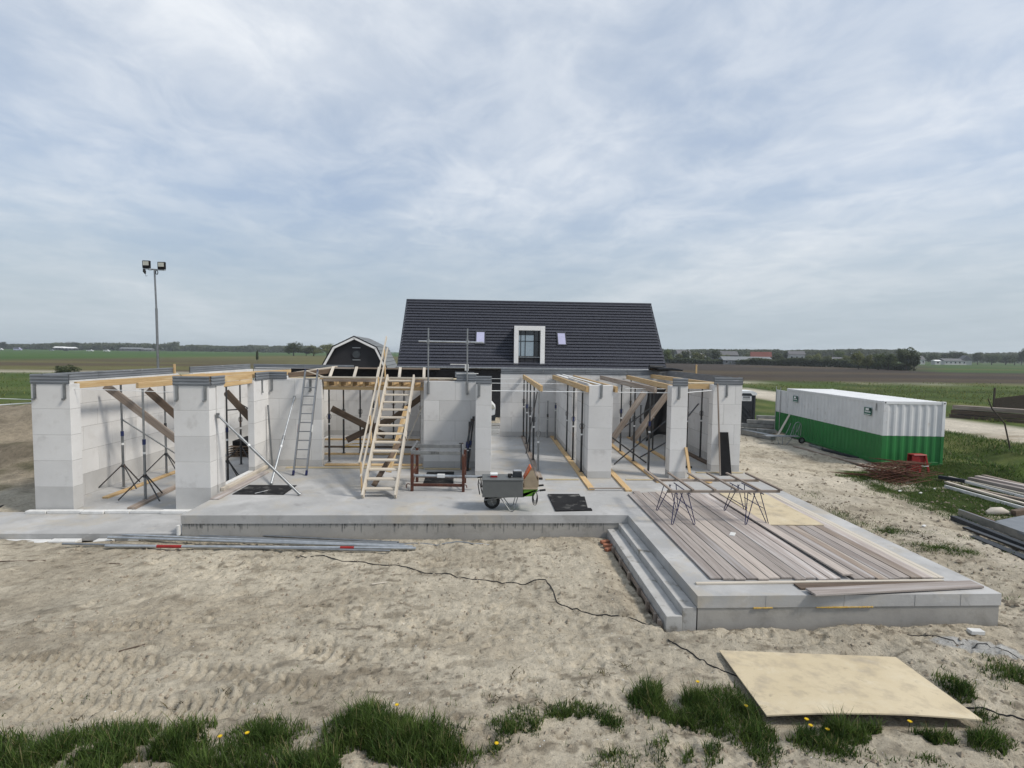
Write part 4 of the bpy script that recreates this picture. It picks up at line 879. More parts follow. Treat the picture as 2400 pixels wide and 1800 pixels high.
# offcuts at the narrow pillar, black board at corner pier
tag(bar('offcut', M['woodfresh'], (6.02, 15.05, .03), (5.95, 15.34, .95), .09, .03), 'short offcut leaning on the narrow pillar', 'offcut')
tag(bar('offcut', M['woodfresh'], (6.06, 15.3, .05), (6.5, 14.75, .02), .17, .03), 'short pale plank lying at the foot of the narrow pillar', 'offcut')
tag(MB().prism([(7.215, 15.70, .003), (7.575, 15.72, .003), (7.68, 16.285, 1.27), (7.41, 16.285, 1.27)], (0, 0, 0), (0, .02, .0)).build('leaning_sheet', M['blackfilm']), 'black sheet leaning on the right-hand corner pier', 'board')
tag(bar('slender_batten', M['woodgrey'], (7.19, 15.68, .02), (7.28, 16.29, 2.82), .045, .03), 'tall thin batten leaning on the right-hand corner pier', 'batten')
tag(bar('black_offcut', M['blackfilm'], (6.45, 16.9, .03), (6.75, 16.8, .03), .10, .04), 'small black offcut on the floor behind the narrow pillar', 'offcut')
# black foil and rolled membrane in the rear right room
tp = MB(); nU, nV = 14, 16
vs = []
for i in range(nU):
    for j in range(nV):
        u, v = i/(nU-1), j/(nV-1); vs.append((6.55+1.25*u+.06*sin(9*v+5*u), 21.3-.5*u+.16*sin(11*u+3*v)*(1-v*.5), 2.45-2.35*v*(1-.15*sin(3*u))))
tp.add(vs, [(i*nV+j, (i+1)*nV+j, (i+1)*nV+j+1, i*nV+j+1) for i in range(nU-1) for j in range(nV-1)], True)
tpo = tag(tp.build('black_foil', M['tarp']), 'black foil sheet hanging in the rear right room', 'foil'); sm = tpo.modifiers.new('thick', 'SOLIDIFY'); sm.thickness = .008
rl = thing('membrane_roll', 'black membrane roll with loose tail on top of the rear wall, right corner', 'roll', (7.4, 23.0, 3.02))
MB().tube([(7.15, 23.0, 3.15), (7.75, 23.0, 3.12)], .13, 14).build('roll', M['tarp'], rl); pipe('tail', M['tarp'], [(7.5, 22.95, 3.06), (8.1, 22.7, 3.08), (8.4, 22.3, 3.05)], [.08, .07, .04], rl); MB().tube([(7.75, 23.0, 3.12), (7.757, 23.0, 3.12)], .06, 12).build('roll_core', M['plyaged'], rl)
tag(bar('stake', M['woodfresh'], (7.95, 19.7, 2.8), (7.95, 19.7, 3.35), .05, .05), 'upright wooden stake on the right outer wall', 'stake')
tag(bar('stake', M['woodfresh'], (-11.2, 19.3, 2.8), (-11.2, 19.3, 3.14), .06, .06), 'upright wooden stake at the end of the long left wall', 'stake')
tag(bar('cable_tie', M['rubber'], (5.46, 15.7, 1.9), (5.44, 15.72, .3), .008, .008), 'thin cable hanging on the narrow pillar', 'cable')
co = thing('hose_coil', 'coil of yellow hose on the floor timber behind the stairs', 'hose', (-4.9, 20.1, .07))
MB().tube([(-4.9+.55*cos(a*pi/10), 20.1+.35*sin(a*pi/10), .10) for a in range(20)], .012, 5, closed=True).build('loop', M['pur'], co); MB().tube([(-4.85+.5*cos(a*pi/10), 20.12+.3*sin(a*pi/10), .12) for a in range(20)], .012, 5, closed=True).build('loop', M['pur'], co)

# ---------------------------------------------------------------- tubes, cables and sheets in the front sand
PX = [((295, 155), (1840, 188), .024, 'galv', 'thin frontmost-left scaffold tube of the pile, lowest in the sand'), ((497, 167), (1960, 178), .032, 'galvlight', 'scaffold tube with red painted bands at the front of the pile'),
      ((655, 87), (1880, 148), .024, 'galv', 'rearmost scaffold tube of the pile'), ((590, 102), (1905, 158), .026, 'galv', 'second scaffold tube from the rear of the pile'),
      ((530, 112), (1920, 166), .028, 'galvlight', 'third scaffold tube from the rear of the pile'), ((510, 127), (1945, 172), .034, 'galvlight', 'thick scaffold tube lying in the middle of the pile'), ((700, 118), (1870, 153), .026, 'galv', 'scaffold tube wedged between the rear tubes of the pile')]
for i, (p, q, rr, mt_, lb) in enumerate(PX):
    a, b_ = on_z('Q4', *p, -.5), on_z('Q4', *q, -.5); zz = [.02, .03, .05, .05, .05, .05, .03][i]
    a.z += rr; b_.z += rr
    t = thing('scaffold_tube', lb, 'tube', a, 0, 'scaffold tubes lying in the sand')
    MB().tube([a, a.lerp(b_, .35), a.lerp(b_, .7), b_], rr, 10).build('tube', M[mt_], t)
    if i == 1:
        for u0, u1 in ((.165, .245), (.755, .80)): pipe('red_band', M['red'], [a.lerp(b_, u0), a.lerp(b_, u1)], rr*1.03, t, 10)
def cable(label, pts, r=.012, mt='rubber', lift=.008):
    P = []
    for p, q in zip(pts[:-1], pts[1:]):
        for k in range(8):
            u = k/8; x_ = p[0]+(q[0]-p[0])*u; y_ = p[1]+(q[1]-p[1])*u; x_ += .03*sin(9*x_+3*y_); y_ += .03*sin(7*x_)
            P.append((x_, y_, gz(x_, y_)+lift))
    P.append((pts[-1][0], pts[-1][1], gz(*pts[-1][:2])+lift))
    return tag(pipe('cable', M[mt], P, r, n=6), label, 'cable')
cable('black cable winding from the tube pile towards the steps', [(-3.99, 10.83), (-3.14, 10.59), (-2.05, 10.26), (-1.18, 9.94), (-.3, 9.6), (.4, 9.45), (1.1, 9.49), (1.2, 9.0), (1.24, 8.58), (1.74, 8.22), (2.38, 8.06), (2.6, 7.95)], .009)
cable('black cable running under the front plywood sheet', [(2.70, 7.44), (2.82, 7.1), (3.08, 6.71), (3.35, 6.52), (3.8, 6.4)], .008)
cable('black cable leaving the front plywood sheet on the right', [(5.4, 5.85), (5.86, 5.71), (6.04, 5.66), (6.3, 5.5), (6.8, 5.3)], .010)
cable('grey hoses half buried along the foundation', [(-3.3, 11.45), (-2.2, 11.35), (-.9, 11.4), (.1, 11.45)], .018, 'galv', .002)
cable('dark cable loops on the grey washed-out patch', [(6.35, 7.35), (6.7, 7.3), (6.9, 7.1), (7.3, 7.05), (7.6, 6.7)], .006)
# front plywood: slightly bowed sheet
fp = MB(); c4 = [Vector((3.30, 7.02, -.44)), Vector((5.70, 6.80, -.44)), Vector((5.62, 5.44, -.36)), Vector((3.20, 5.58, -.36))]
nU, nV = 13, 7; top = []
for i in range(nU):
    for j in range(nV):
        u, v = i/(nU-1), j/(nV-1); p = (c4[0]*(1-u)+c4[1]*u)*(1-v)+(c4[3]*(1-u)+c4[2]*u)*v; p.z += .05*4*u*(1-u)*v; top.append(p)
fa = [(i*nV+j, i*nV+j+1, (i+1)*nV+j+1, (i+1)*nV+j) for i in range(nU-1) for j in range(nV-1)]
fp.add(top, fa); fpo = tag(fp.build('plywood_sheet', M['ply']), 'large yellow plywood sheet lying on the sand and grass in front', 'plywood'); sm = fpo.modifiers.new('thick', 'SOLIDIFY'); sm.thickness = .016; sm.offset = -1
for i, (x_, y_, an, L, lb) in enumerate(((-1.9, 9.35, .3, .3, 'pale stick on the sand in the middle'), (-9.3, 10.6, .05, 1.1, 'thin dark stick on the sand at the left'), (-7.3, 10.45, -.1, .22, 'short dark chip on the sand at the left'), (-4.9, 7.3, .6, .3, 'dark twig on the trodden sand'))):
    z_ = gz(x_, y_)+.012; tag(bar('stick', M['woodpale' if i == 0 else 'wooddark'], (x_-L/2*cos(an), y_-L/2*sin(an), z_), (x_+L/2*cos(an), y_+L/2*sin(an), z_), .02, .014), lb, 'stick')
tag(bar('black_sheet', M['black'], (-12.6, 13.25, -.40), (-12.1, 13.5, -.30), .25, .015), 'small black sheet on the low slab left of the corner pier', 'sheet')
wpk = thing('white_rubble', 'white lump of rubble by the terrace front corner', 'rubble', (7.45, 7.45, -.45)); bar('lump', M['foam'], (7.35, 7.42, gz(7.4, 7.42)+.03), (7.55, 7.4, gz(7.5, 7.42)+.03), .1, .06, wpk)

# ---------------------------------------------------------------- house behind
hs = thing('tiled_house', 'dark tiled barn-like house with white dormer door behind the site', 'house', (-6.03, 35.27, -.6), radians(-.2))
HL, HW, ZE, PT = 18.19, 4.0, 3.3, radians(50)     # local: X along the eave, Y up the slope's plan, Z from the yard
RZ = ZE+HW*tan(PT)
sl_dir = Vector((0, cos(PT), sin(PT))); nrm_ = Vector((0, -sin(PT), cos(PT))); SLN = HW/cos(PT)
rows = 23; ex = SLN/rows
roof = MB().prism([(0, .05, ZE-.12), (0, HW, RZ-.06), (0, 2*HW-.05, ZE-.12)], (.06, 0, 0), (HL-.06, 0, 0)).build('roof', M['darkwall'], hs, True)
tw = .30; nt_ = int(HL/tw)
for rI in range(rows):
    mb = MB(); b0 = sl_dir*(ex*rI)+Vector((0, 0, ZE))
    for i in range(nt_+1):
        x0 = (i-.5*(rI % 2))*tw; x1 = min(x0+tw-.006, HL); x0 = max(x0, 0)
        if x1-x0 < .02: continue
        j = random.uniform(-.0012, .0012); a = b0-sl_dir*.03+nrm_*(.095+j); c = b0+sl_dir*(ex+.02)+nrm_*(.012+j)
        lo = b0+sl_dir*.05+nrm_*(.002+j)
        vs = [(x0, *a[1:]), (x1, *a[1:]), (x1, *c[1:]), (x0, *c[1:]), (x0, *lo[1:]), (x1, *lo[1:])]
        mb.add(vs, [(0, 1, 2, 3), (4, 5, 1, 0), (4, 0, 3), (1, 5, 2)])
    mb.build('tile_course', M['tile'], roof, True)
MB().tube([(-.02, HW, RZ+.02), (HL+.02, HW, RZ+.02)], .09, 10).build('ridge_cap', M['tile'], roof, True)
MB().prism([(0, 2*HW+.02, ZE-.02), (0, HW, RZ+.03), (0, HW, RZ-.05), (0, 2*HW-.02, ZE-.1)], (0, 0, 0), (HL, 0, 0)).build('rear_slope', M['tile'], roof, True)
for xx in (-.03, HL): MB().prism([(xx, -.03, ZE-.05), (xx, HW, RZ+.04), (xx, HW, RZ-.14), (xx, .10, ZE-.12)], (0, 0, 0), (.03, 0, 0)).build('verge_board', M['tile'], roof, True)
pipe_g = MB().tube([(-.05, -.10, ZE-.03), (HL+.05, -.10, ZE-.03)], .07, 10).build('gutter', M['galv'], roof, True)
for nm, (x0, x1, y0, y1) in (('wall', (.25, HL-.25, .30, .42)), ('wall', (.25, HL-.25, 2*HW-.42, 2*HW-.30)), ('gable_wall', (.25, .37, .42, 2*HW-.42)), ('gable_wall', (HL-.37, HL-.25, .42, 2*HW-.42))):
    box(nm, M['darkwall'], hs, x0, x1, y0, y1, -.3, ZE-.1, 0, True)
for xx in (.25, HL-.37): MB().prism([(xx, .42, ZE-.1), (xx, HW, RZ-.25), (xx, 2*HW-.42, ZE-.1)], (0, 0, 0), (.12, 0, 0)).build('gable_top', M['darkwall'], hs, True)
# dormer with glazed door
D0, D1, DY, DZ0, DZ1, DS = 7.77, 9.85, .22, 3.02, 6.13, 4.06
dm = MB().box(D0+.03, D1-.03, DY+.05, 3.1, DZ1-.12, DZ1-.04).build('dormer', M['darkwall'], hs, True)
for xx in (D0+.03, D1-.11): MB().box(xx, xx+.08, DY+.05, 2.95, DZ0, DZ1-.125).build('cheek', M['darkwall'], dm, True)
for nm, b_ in (('white_jamb', (D0, D0+.30, DZ0, DZ1)), ('white_jamb', (D1-.30, D1, DZ0, DZ1)), ('white_head', (D0+.302, D1-.302, DZ1-.30, DZ1))): MB().box(b_[0], b_[1], DY-.05, DY+.04, b_[2], b_[3], .01).build(nm, M['white'], dm, True)
MB().box(D0+.31, D0+1.36, DY+.10, DY+.12, DS, DZ1-.62).build('pane', M['glassmirror'], dm, True); MB().box(D0+1.361, D1-.31, DY+.10, DY+.12, DS, DZ1-.31).build('pane', M['glass'], dm, True); MB().box(D0+.31, D0+1.36, DY+.10, DY+.12, DZ1-.619, DZ1-.31).build('pane', M['glass'], dm, True)
MB().box(D0+.31, D1-.31, DY+.08, DY+.125, DZ0, DS-.002).build('lower_panel', M['darkwall'], dm, True)
for xx in (D0+.46, D0+.76, D0+1.36, D1-.42): MB().box(xx-.025, xx+.025, DY+.06, DY+.098, DZ0+.02, DZ1-.31).build('mullion', M['blackfilm'], dm, True)
for zz in (DS, DZ1-1.05): MB().box(D0+.31, D1-.31, DY+.063, DY+.097, zz, zz+.05).build('glazing_bar', M['blackfilm'], dm, True)
MB().box(D0+.31, D1-.31, DY+.05, DY+.062, DS-.04, DS-.003).build('sill', M['galvlight'], dm, True)
for i, (x0, x1) in enumerate(((5.12, 5.84), (10.83, 11.52))):
    z0, z1 = 4.80, 5.74
    def sp(x_, z_, d): s_ = (z_-ZE)/sin(PT); v = Vector((0, 0, ZE))+sl_dir*s_+nrm_*d; return (x_, v.y, v.z)
    w_ = MB()
    w_.add([sp(x0, z0, .0), sp(x1, z0, .0), sp(x1, z1, .0), sp(x0, z1, .0), sp(x0, z0, .13), sp(x1, z0, .13), sp(x1, z1, .13), sp(x0, z1, .13)], [(0, 1, 5, 4), (1, 2, 6, 5), (2, 3, 7, 6), (3, 0, 4, 7), (4, 5, 6, 7)])
    wo_ = w_.build('roof_window', M['toilet'], roof, True)
    MB().add([sp(x0+.09, z0+.07, .136), sp(x1-.09, z0+.07, .136), sp(x1-.09, z1-.09, .136), sp(x0+.09, z1-.09, .136)], [(0, 1, 2, 3)]).build('skylight_pane', M['skylight'], roof, True)

# barn
bn = thing('gambrel_barn', 'black gambrel barn with white gable trim left of the tiled house', 'barn', (-12.07, 48, -.9), radians(4))
prof = [(-2.95, 2.9), (-1.85, 4.93), (0, 5.87), (1.95, 4.95), (2.95, 2.9)]
MB().prism([(px, 0, pz) for px, pz in ((-2.7, 0), (-2.7, 2.9), (-1.75, 4.8), (0, 5.72), (1.85, 4.8), (2.7, 2.9), (2.7, 0))], (0, .35, 0), (0, 8.5, 0)).build('wall', M['darkwall'], bn, True)
for i in range(22): MB().box(-2.65, 2.65, .33, .352, .1+.13*i, .1+.13*i+.118).build('board', M['darkwall'], bn, True)
for i in range(4):
    (xa, za), (xb, zb) = prof[i], prof[i+1]
    n_ = Vector((-(zb-za), 0, xb-xa)).normalized(); n_ = n_ if n_.z > 0 else -n_
    q = [(xa, 0, za), (xb, 0, zb), (xb+n_.x*.08, 0, zb+n_.z*.08), (xa+n_.x*.08, 0, za+n_.z*.08)]
    rp = MB().prism(q, (0, 0, 0), (0, 8.8, 0)).build('roof_plane', M['barnroof'] if i >= 2 else M['tile'], bn, True)
    nrow = 6
    for r_ in range(nrow):
        u = (r_+1)/nrow; px, pz = xa+(xb-xa)*u+n_.x*.085, za+(zb-za)*u+n_.z*.085
        MB().box(px-.02, px+.02, 0, 8.8, pz-.012, pz+.015).build('roof_seam', M['toilet'], rp, True)
    q2 = [(xa-n_.x*.02, 0, za-n_.z*.02), (xb-n_.x*.02, 0, zb-n_.z*.02), (xb-n_.x*.20, 0, zb-n_.z*.22), (xa-n_.x*.20, 0, za-n_.z*.20)]
    MB().prism(q2, (0, -.05, 0), (0, .02, 0)).build('white_bargeboard', M['white'], bn, True); MB().prism([(xa, 0, za), (xb, 0, zb), (xb+n_.x*.08, 0, zb+n_.z*.08), (xa+n_.x*.08, 0, za+n_.z*.08)], (0, -.06, 0), (0, -.003, 0)).build('black_edge', M['blackfilm'], bn, True)
rw = MB().tube([(.15+.36*cos(a*pi/10), .30, 4.3+.36*sin(a*pi/10)) for a in range(20)], .05, 6, closed=True).build('round_window', M['toilet'], bn, True)
MB().tube([(.15, .32, 4.3), (.15, .30, 4.3)], .34, 20).build('pane', M['glass'], rw, True)
for zz in (3.75, 4.85): MB().box(-.2, .5, .28, .33, zz, zz+.06).build('window_board', M['galvlight'], bn, True)

# lamp mast
lm = thing('light_mast', 'tall galvanised light mast with two floodlights at the left', 'light mast', (-15.84, 26, -.7))
pipe('mast', M['galv'], [(-15.84, 26, -.7), (-15.86, 26, 5.6)], .055, lm); pipe('upper_mast', M['galv'], [(-15.86, 26, 5.55), (-15.90, 26, 7.42)], .04, lm); pipe('crossarm', M['galv'], [(-16.42, 26, 7.47), (-15.47, 26, 7.41)], .03, lm)
for (cx, cz, an) in ((-16.25, 7.67, .07), (-15.55, 7.62, .05)):
    h_ = MB().box(cx-.17, cx+.17, 25.92, 26.04, cz-.18, cz+.17, .015).build('floodlight', M['blackfilm'], lm)
    MB().box(cx-.13, cx+.13, 25.908, 25.921, cz-.06, cz+.13, .004).build('lens', M['lamp'], h_); MB().box(cx-.18, cx+.18, 25.96, 26.0, cz-.23, cz-.20).build('bracket', M['galvlight'], h_)
MB().tube([(-16.36, 25.97, 7.44), (-16.35, 25.97, 7.33), (-16.31, 25.97, 7.22)], [.05, .07, .03], 8).build('driver_box', M['rubber'], lm); MB().tube([(-15.78+.05*cos(a*pi/6), 25.97, 7.30+.10*sin(a*pi/6)) for a in range(12)], .018, 6, closed=True).build('cable_coil', M['rubber'], lm)
pipe('cable', M['rubber'], [(-16.31, 25.97, 7.22), (-16.28, 25.97, 7.10), (-16.22, 25.97, 7.14)], .008, lm, 5); pipe('cable', M['rubber'], [(-16.2, 25.97, 7.45), (-16.1, 25.97, 7.36), (-15.95, 25.97, 7.42)], .008, lm, 5)

# ---------------------------------------------------------------- container
ct = thing('storage_container', 'white and green corrugated storage container with one door open', 'container', (15.78, 20.13, -.60), radians(-3.83))
CL, CW, CHt, SPL = 7.7, 2.44, 2.59, 1.20
def corr(L, z0, z1, p=.278, d=.030):
    """corrugated panel along local X (0..L), outside at y=0, recess at y=d"""
    pts = []; n = int(L/p); q = L/n
    for i in range(n):
        a = i*q; pts += [(a, 0), (a+.26*q, 0), (a+.50*q, d), (a+.76*q, d)]
    pts.append((L, 0)); k = len(pts)
    return [(x_, y_, z_) for z_ in (z0, z1) for x_, y_ in pts], [(i, i+1, k+i+1, k+i) for i in range(k-1)]
def panel(name, mt, L, z0, z1, place):
    vs, fs = corr(L, z0, z1); return MB().add([place(*v) for v in vs], fs).build(name, mt, ct, True)
for nm, mt, z0, z1 in (('lower_panel', M['green'], .16, SPL), ('upper_panel', M['whitecont'], SPL+.001, CHt-.12)):
    panel('end_'+nm, mt, CW-.24, z0, z1, lambda x_, y_, z_: (.12+x_, .03+y_, z_))                  # end facing the camera
    panel('side_'+nm, mt, CL-.24, z0, z1, lambda x_, y_, z_: (.03+y_*.55, CL-.12-x_, z_))              # left long side
    panel('far_'+nm, mt, CL-.24, z0, z1, lambda x_, y_, z_: (CW-.03-y_, .12+x_, z_))
for xx in (0, CW-.12):
    for yy in (0, CL-.12):
        box('corner_post', M['green'], ct, xx, xx+.12, yy, yy+.12, .12, SPL, .006, True); box('corner_post', M['whitecont'], ct, xx, xx+.12, yy, yy+.12, SPL+.001, CHt-.122, .006, True)
        for zz in (0, CHt-.12):
            cc = box('corner_casting', M['green'] if zz == 0 else M['whitecont'], ct, xx-.004, xx+.124, yy-.004, yy+.124, zz, zz+.12, .006, True)
            MB().tube([(xx+.06, yy-.006, zz+.06), (xx+.06, yy-.004, zz+.06)], .03, 10).build('casting_hole', M['ink'], cc, True)
for nm, z0, z1, mt in (('bottom_rail', .02, .16, M['green']), ('top_rail', CHt-.12, CHt-.02, M['whitecont'])):
    box(nm, mt, ct, .124, CW-.124, .02, .08, z0, z1, .004, True); box(nm, mt, ct, .02, .08, .124, CL-.124, z0, z1, .004, True); box(nm, mt, ct, CW-.08, CW-.02, .124, CL-.124, z0, z1, .004, True); box(nm, mt, ct, .124, CW-.124, CL-.08, CL-.02, z0, z1, .004, True)
vs, fs = corr(CL-.1, 0, CW-.08, .21, .02)
MB().add([(.04+z_, .05+x_, CHt-.012-y_) for x_, y_, z_ in vs], fs).build('roof_panel', M['whitecont'], ct, True)
box('floor_pan', M['green'], ct, .09, CW-.09, .09, CL-.09, .10, .15, 0, True)
# open door leaf continuing the line of the long side
for z0, z1, mt in ((.12, SPL, M['green']), (SPL+.001, CHt-.16, M['whitecont'])):
    dl = box('door_leaf', mt, ct, .0, .05, CL+.03, CL+1.22, z0, z1, .006, True)
    for yy in (CL+.10, CL+.68): box('recess_panel', mt, dl, -.012, -.002, yy, yy+.42, z0+.08, z1-.08, .004, True)
for yy in (CL+.62, CL+1.12): MB().tube([(-.04, yy, .1), (-.04, yy, CHt+.02)], .018, 8).build('lock_bar', M['galvlight'], ct, True)
box('door_leaf', M['whitecont'], ct, CW-.05, CW, CL+.03, CL+1.22, .12, CHt-.16, .006, True)
def sticker(y0):
    s_ = box('sticker', M['signgreen'], ct, -.012, -.004, y0, y0+.46, 1.92, 2.24, 0, True)
    box('print_panel', M['signwhite'], s_, -.016, -.0125, y0+.16, y0+.36, 2.12, 2.21, 0, True); box('print_mark', M['ink'], s_, -.016, -.0125, y0+.03, y0+.13, 2.12, 2.22, 0, True)
    for q in range(6): box('print_stroke', M['signwhite'], s_, -.016, -.0125, y0+.05+.062*q, y0+.05+.062*q+.042, 2.03, 2.085+.012*(q % 2), 0, True)
    box('print_line', M['signwhite'], s_, -.016, -.0125, y0+.03, y0+.43, 1.94, 1.965, 0, True)
sticker(.72); sticker(6.55)
for i, chx in enumerate('2181'): text('digit', chx, M['ink'], .11, (1.16+.278*i, .024+.036, CHt-.21), (pi/2, 0, 0), ct)
for sxx in ((.12, .02),): box('vent_pipe', M['galv'], ct, -.01, .0, .42, .47, CHt-.42, CHt-.14, 0, True)

# portable toilet
tl = thing('portable_toilet', 'dark grey portable toilet with white roof beside the container', 'portable toilet', (15.95, 31.6, -.72), radians(-6))
box('cabin', M['toilet'], tl, -.58, .58, 0, 1.15, .08, 2.02, .02, True); box('skid', M['toilet'], tl, -.6, .6, -.02, 1.17, 0, .079, .01, True)
MB().prism([(-.62, 0, 2.02), (.62, 0, 2.02), (.62, 0, 2.16), (.40, 0, 2.28), (-.40, 0, 2.28), (-.62, 0, 2.16)], (0, -.05, 0), (0, 1.2, 0)).build('roof', M['plasticwhite'], tl, True)
dr = box('door', M['toilet'], tl, -.36, .36, -.035, -.002, .16, 2.0, .012, True)
MB().prism([(-.36, 0, 2.0), (.36, 0, 2.0), (.25, 0, 2.14), (-.25, 0, 2.14)], (0, -.07, 0), (0, -.051, 0)).build('door_arch', M['toilet'], tl, True)
for (xa, za, xb, zb) in ((-.30, 1.50, .30, .80), (-.30, 1.20, .30, .45), (-.3, .85, .1, .4)): bar('door_rib', M['toilet'], tmat(tl) @ Vector((xa, -.045, za)), tmat(tl) @ Vector((xb, -.045, zb)), .02, .05, dr)
for xx in (-.53, .44): box('side_column', M['toilet'], tl, xx, xx+.09, -.03, -.003, .1, 2.0, .01, True)
sn = box('sign', M['signwhite'], tl, -.30, .30, -.052, -.04, 1.66, 1.98, 0, True)
for q in range(6): MB().prism([(-.22+.072*q, 0, 1.86), (-.17+.072*q, 0, 1.86), (-.15+.072*q, 0, 1.94), (-.20+.072*q, 0, 1.94)], (0, -.058, 0), (0, -.053, 0)).build('sign_stroke', M['ink'], sn, True)
for zz in (1.80, 1.73): box('sign_line', M['ink'], sn, -.24, .24, -.056, -.053, zz, zz+.018, 0, True)
box('latch', M['ink'], tl, .20, .28, -.06, -.036, .95, 1.10, .006, True)
mbx = thing('post_box', 'small black post box on two stakes beside the portable toilet', 'post box', (19.3, 33.4, -.75))
box('box', M['ink'], mbx, 19.08, 19.52, 33.3, 33.55, .28, .95, .03); box('lid', M['galvlight'], mbx, 19.06, 19.54, 33.28, 33.57, .951, 1.0, .01); box('note', M['signwhite'], mbx, 19.32, 19.40, 33.285, 33.298, .45, .65, 0)
for xx in (19.15, 19.42): bar('stake', M['woodpale'], (xx, 33.45, -.8), (xx, 33.45, .28), .04, .04, mbx)
# stack of precast beams, channel, trolley
for qi, (xa, ya, xb, yb, zz) in enumerate(((14.6, 29.9, 16.2, 29.2, -.56), (15.3, 30.2, 17.0, 29.6, -.56), (15.4, 29.1, 17.1, 28.7, -.54), (14.9, 30.0, 16.6, 29.4, -.33), (15.6, 29.9, 17.2, 29.3, -.32), (15.2, 29.9, 16.9, 29.5, -.10), (15.9, 30.2, 17.5, 29.7, .12), (15.8, 29.7, 17.0, 29.2, -.10))): tag(bar('concrete_beam', M['concretebeam'], (xa, ya, zz), (xb, yb, zz), .22, .20), ('bottom left concrete beam of the untidy stack before the portable toilet', 'bottom rear concrete beam of the untidy stack', 'bottom front concrete beam of the untidy stack', 'second-layer left concrete beam of the untidy stack', 'second-layer right concrete beam of the untidy stack', 'third-layer rear concrete beam of the untidy stack', 'topmost concrete beam of the untidy stack', 'third-layer front concrete beam of the untidy stack')[qi], 'concrete beam', 'stacked concrete beams')
tag(bar('spacer_batten', M['woodpale'], (15.9, 30.0, .02), (16.8, 29.6, .02), .12, .04), 'pale spacer batten between the stacked concrete beams', 'batten')
tag(MB().add(*(lambda P: ([p for p in P], [(0, 1, 3, 2), (4, 6, 7, 5), (0, 2, 6, 4), (1, 5, 7, 3), (0, 4, 5, 1), (2, 3, 7, 6)]))([Vector(v) for v in ((14.1, 28.4, -.62), (14.45, 28.45, -.62), (14.1, 28.4, -.38), (14.45, 28.45, -.38), (14.7, 26.4, -.62), (15.0, 26.45, -.62), (14.7, 26.4, -.38), (15.0, 26.45, -.38))])).build('channel_beam', M['galv']), 'long grey steel channel on the sand before the concrete beams', 'steel beam')
tag(bar('batten', M['woodpale'], (15.15, 26.6, -.5), (16.45, 27.6, .72), .10, .04), 'pale batten leaning on the container beside the beam stack', 'batten')
tr = thing('hand_trolley', 'green tubular hand trolley with curved back on the sand by the container', 'trolley', (15.1, 25.2, -.62))
for xx in (14.75, 15.25): pipe('side_tube', M['galv'], [(xx-.9, 25.6, -.28), (xx, 25.2, -.22), (xx+.18, 25.2, .15), (xx+.28, 25.2, .42)], .018, tr)
pipe('back_hoop', M['galv'], [(15.0, 25.15, -.20), (15.18, 25.15, .30), (15.26, 25.15, .44), (15.36, 25.15, .48), (15.48, 25.15, .43), (15.54, 25.15, .30), (15.52, 25.15, -.20)], .018, tr)
for xx in (15.14, 15.27, 15.40): pipe('bar', M['galv'], [(xx, 25.15, -.20), (xx+.06, 25.15, .36)], .011, tr)
bar('bed', M['galv'], (13.9, 25.45, -.26), (15.4, 25.15, -.22), .45, .03, tr)
for xa, xb in ((14.3, 14.4), (14.65, 14.55), (15.2, 14.75)): pipe('leg', M['galv'], [(xa, 25.2, -.24), (xb, 25.05, -.64)], .014, tr)
wheel(tr, 15.62, 25.2, -.44, .16, .08)
# planks and pipes along the container foot
for i, (a, b_, w_, h_, mt, lb) in enumerate((((500, 812), (1110, 985), .2, .05, 'woodgrey', 'long weathered plank on the sand along the container'), ((610, 812), (690, 838), .16, .10, 'galv', 'grey pipe end lying by the container side'), ((700, 845), (950, 905), .14, .10, 'toilet', 'dark plastic pipe lying under the container side'), ((800, 890), (1000, 915), .2, .03, 'woodgrey', 'short board under the container side'), ((930, 955), (1180, 1000), .15, .03, 'woodpale', 'pale board near the rebar heap'))):
    p, q = on_z('R5', *a, -.6), on_z('R5', *b_, -.6); p.z = gz(p.x, p.y)+h_/2+.01; q.z = gz(q.x, q.y)+h_/2+.01
    tag(bar('loose_board', M[mt], p, q, w_, h_), lb, 'board')
# red stool
rs_ = thing('red_step_stool', 'upturned red plastic step crate standing at the container end', 'crate', (16.58, 19.3, -.63))
for nm, poly in (('shell', [(-.32, 0), (.32, 0), (.24, .62), (-.27, .66)]),):
    MB().prism([(16.58+px, 19.45, -.63+pz) for px, pz in poly], (0, 0, 0), (0, -.03, 0)).build('back_panel', M['red'], rs_)
for px0, px1 in ((-.36, -.30), (-.05, .02), (.30, .38)):
    MB().prism([(16.58+px0, 19.12, -.64), (16.58+px1, 19.12, -.64), (16.58+px1*.75, 19.2, -.02), (16.58+px0*.75, 19.2, -.02)], (0, 0, 0), (0, .04, 0)).build('leg', M['red'], rs_)
box('top', M['red'], rs_, 16.30, 16.84, 19.14, 19.46, -.019, .03, .02); box('lower_bar', M['signwhite'], rs_, 16.60, 16.88, 19.10, 19.13, -.42, -.39, 0); box('side_panel', M['red'], rs_, 16.26, 16.54, 19.16, 19.19, -.60, -.03, .004); box('side_panel', M['red'], rs_, 16.61, 16.86, 19.25, 19.28, -.38, -.03, .004)
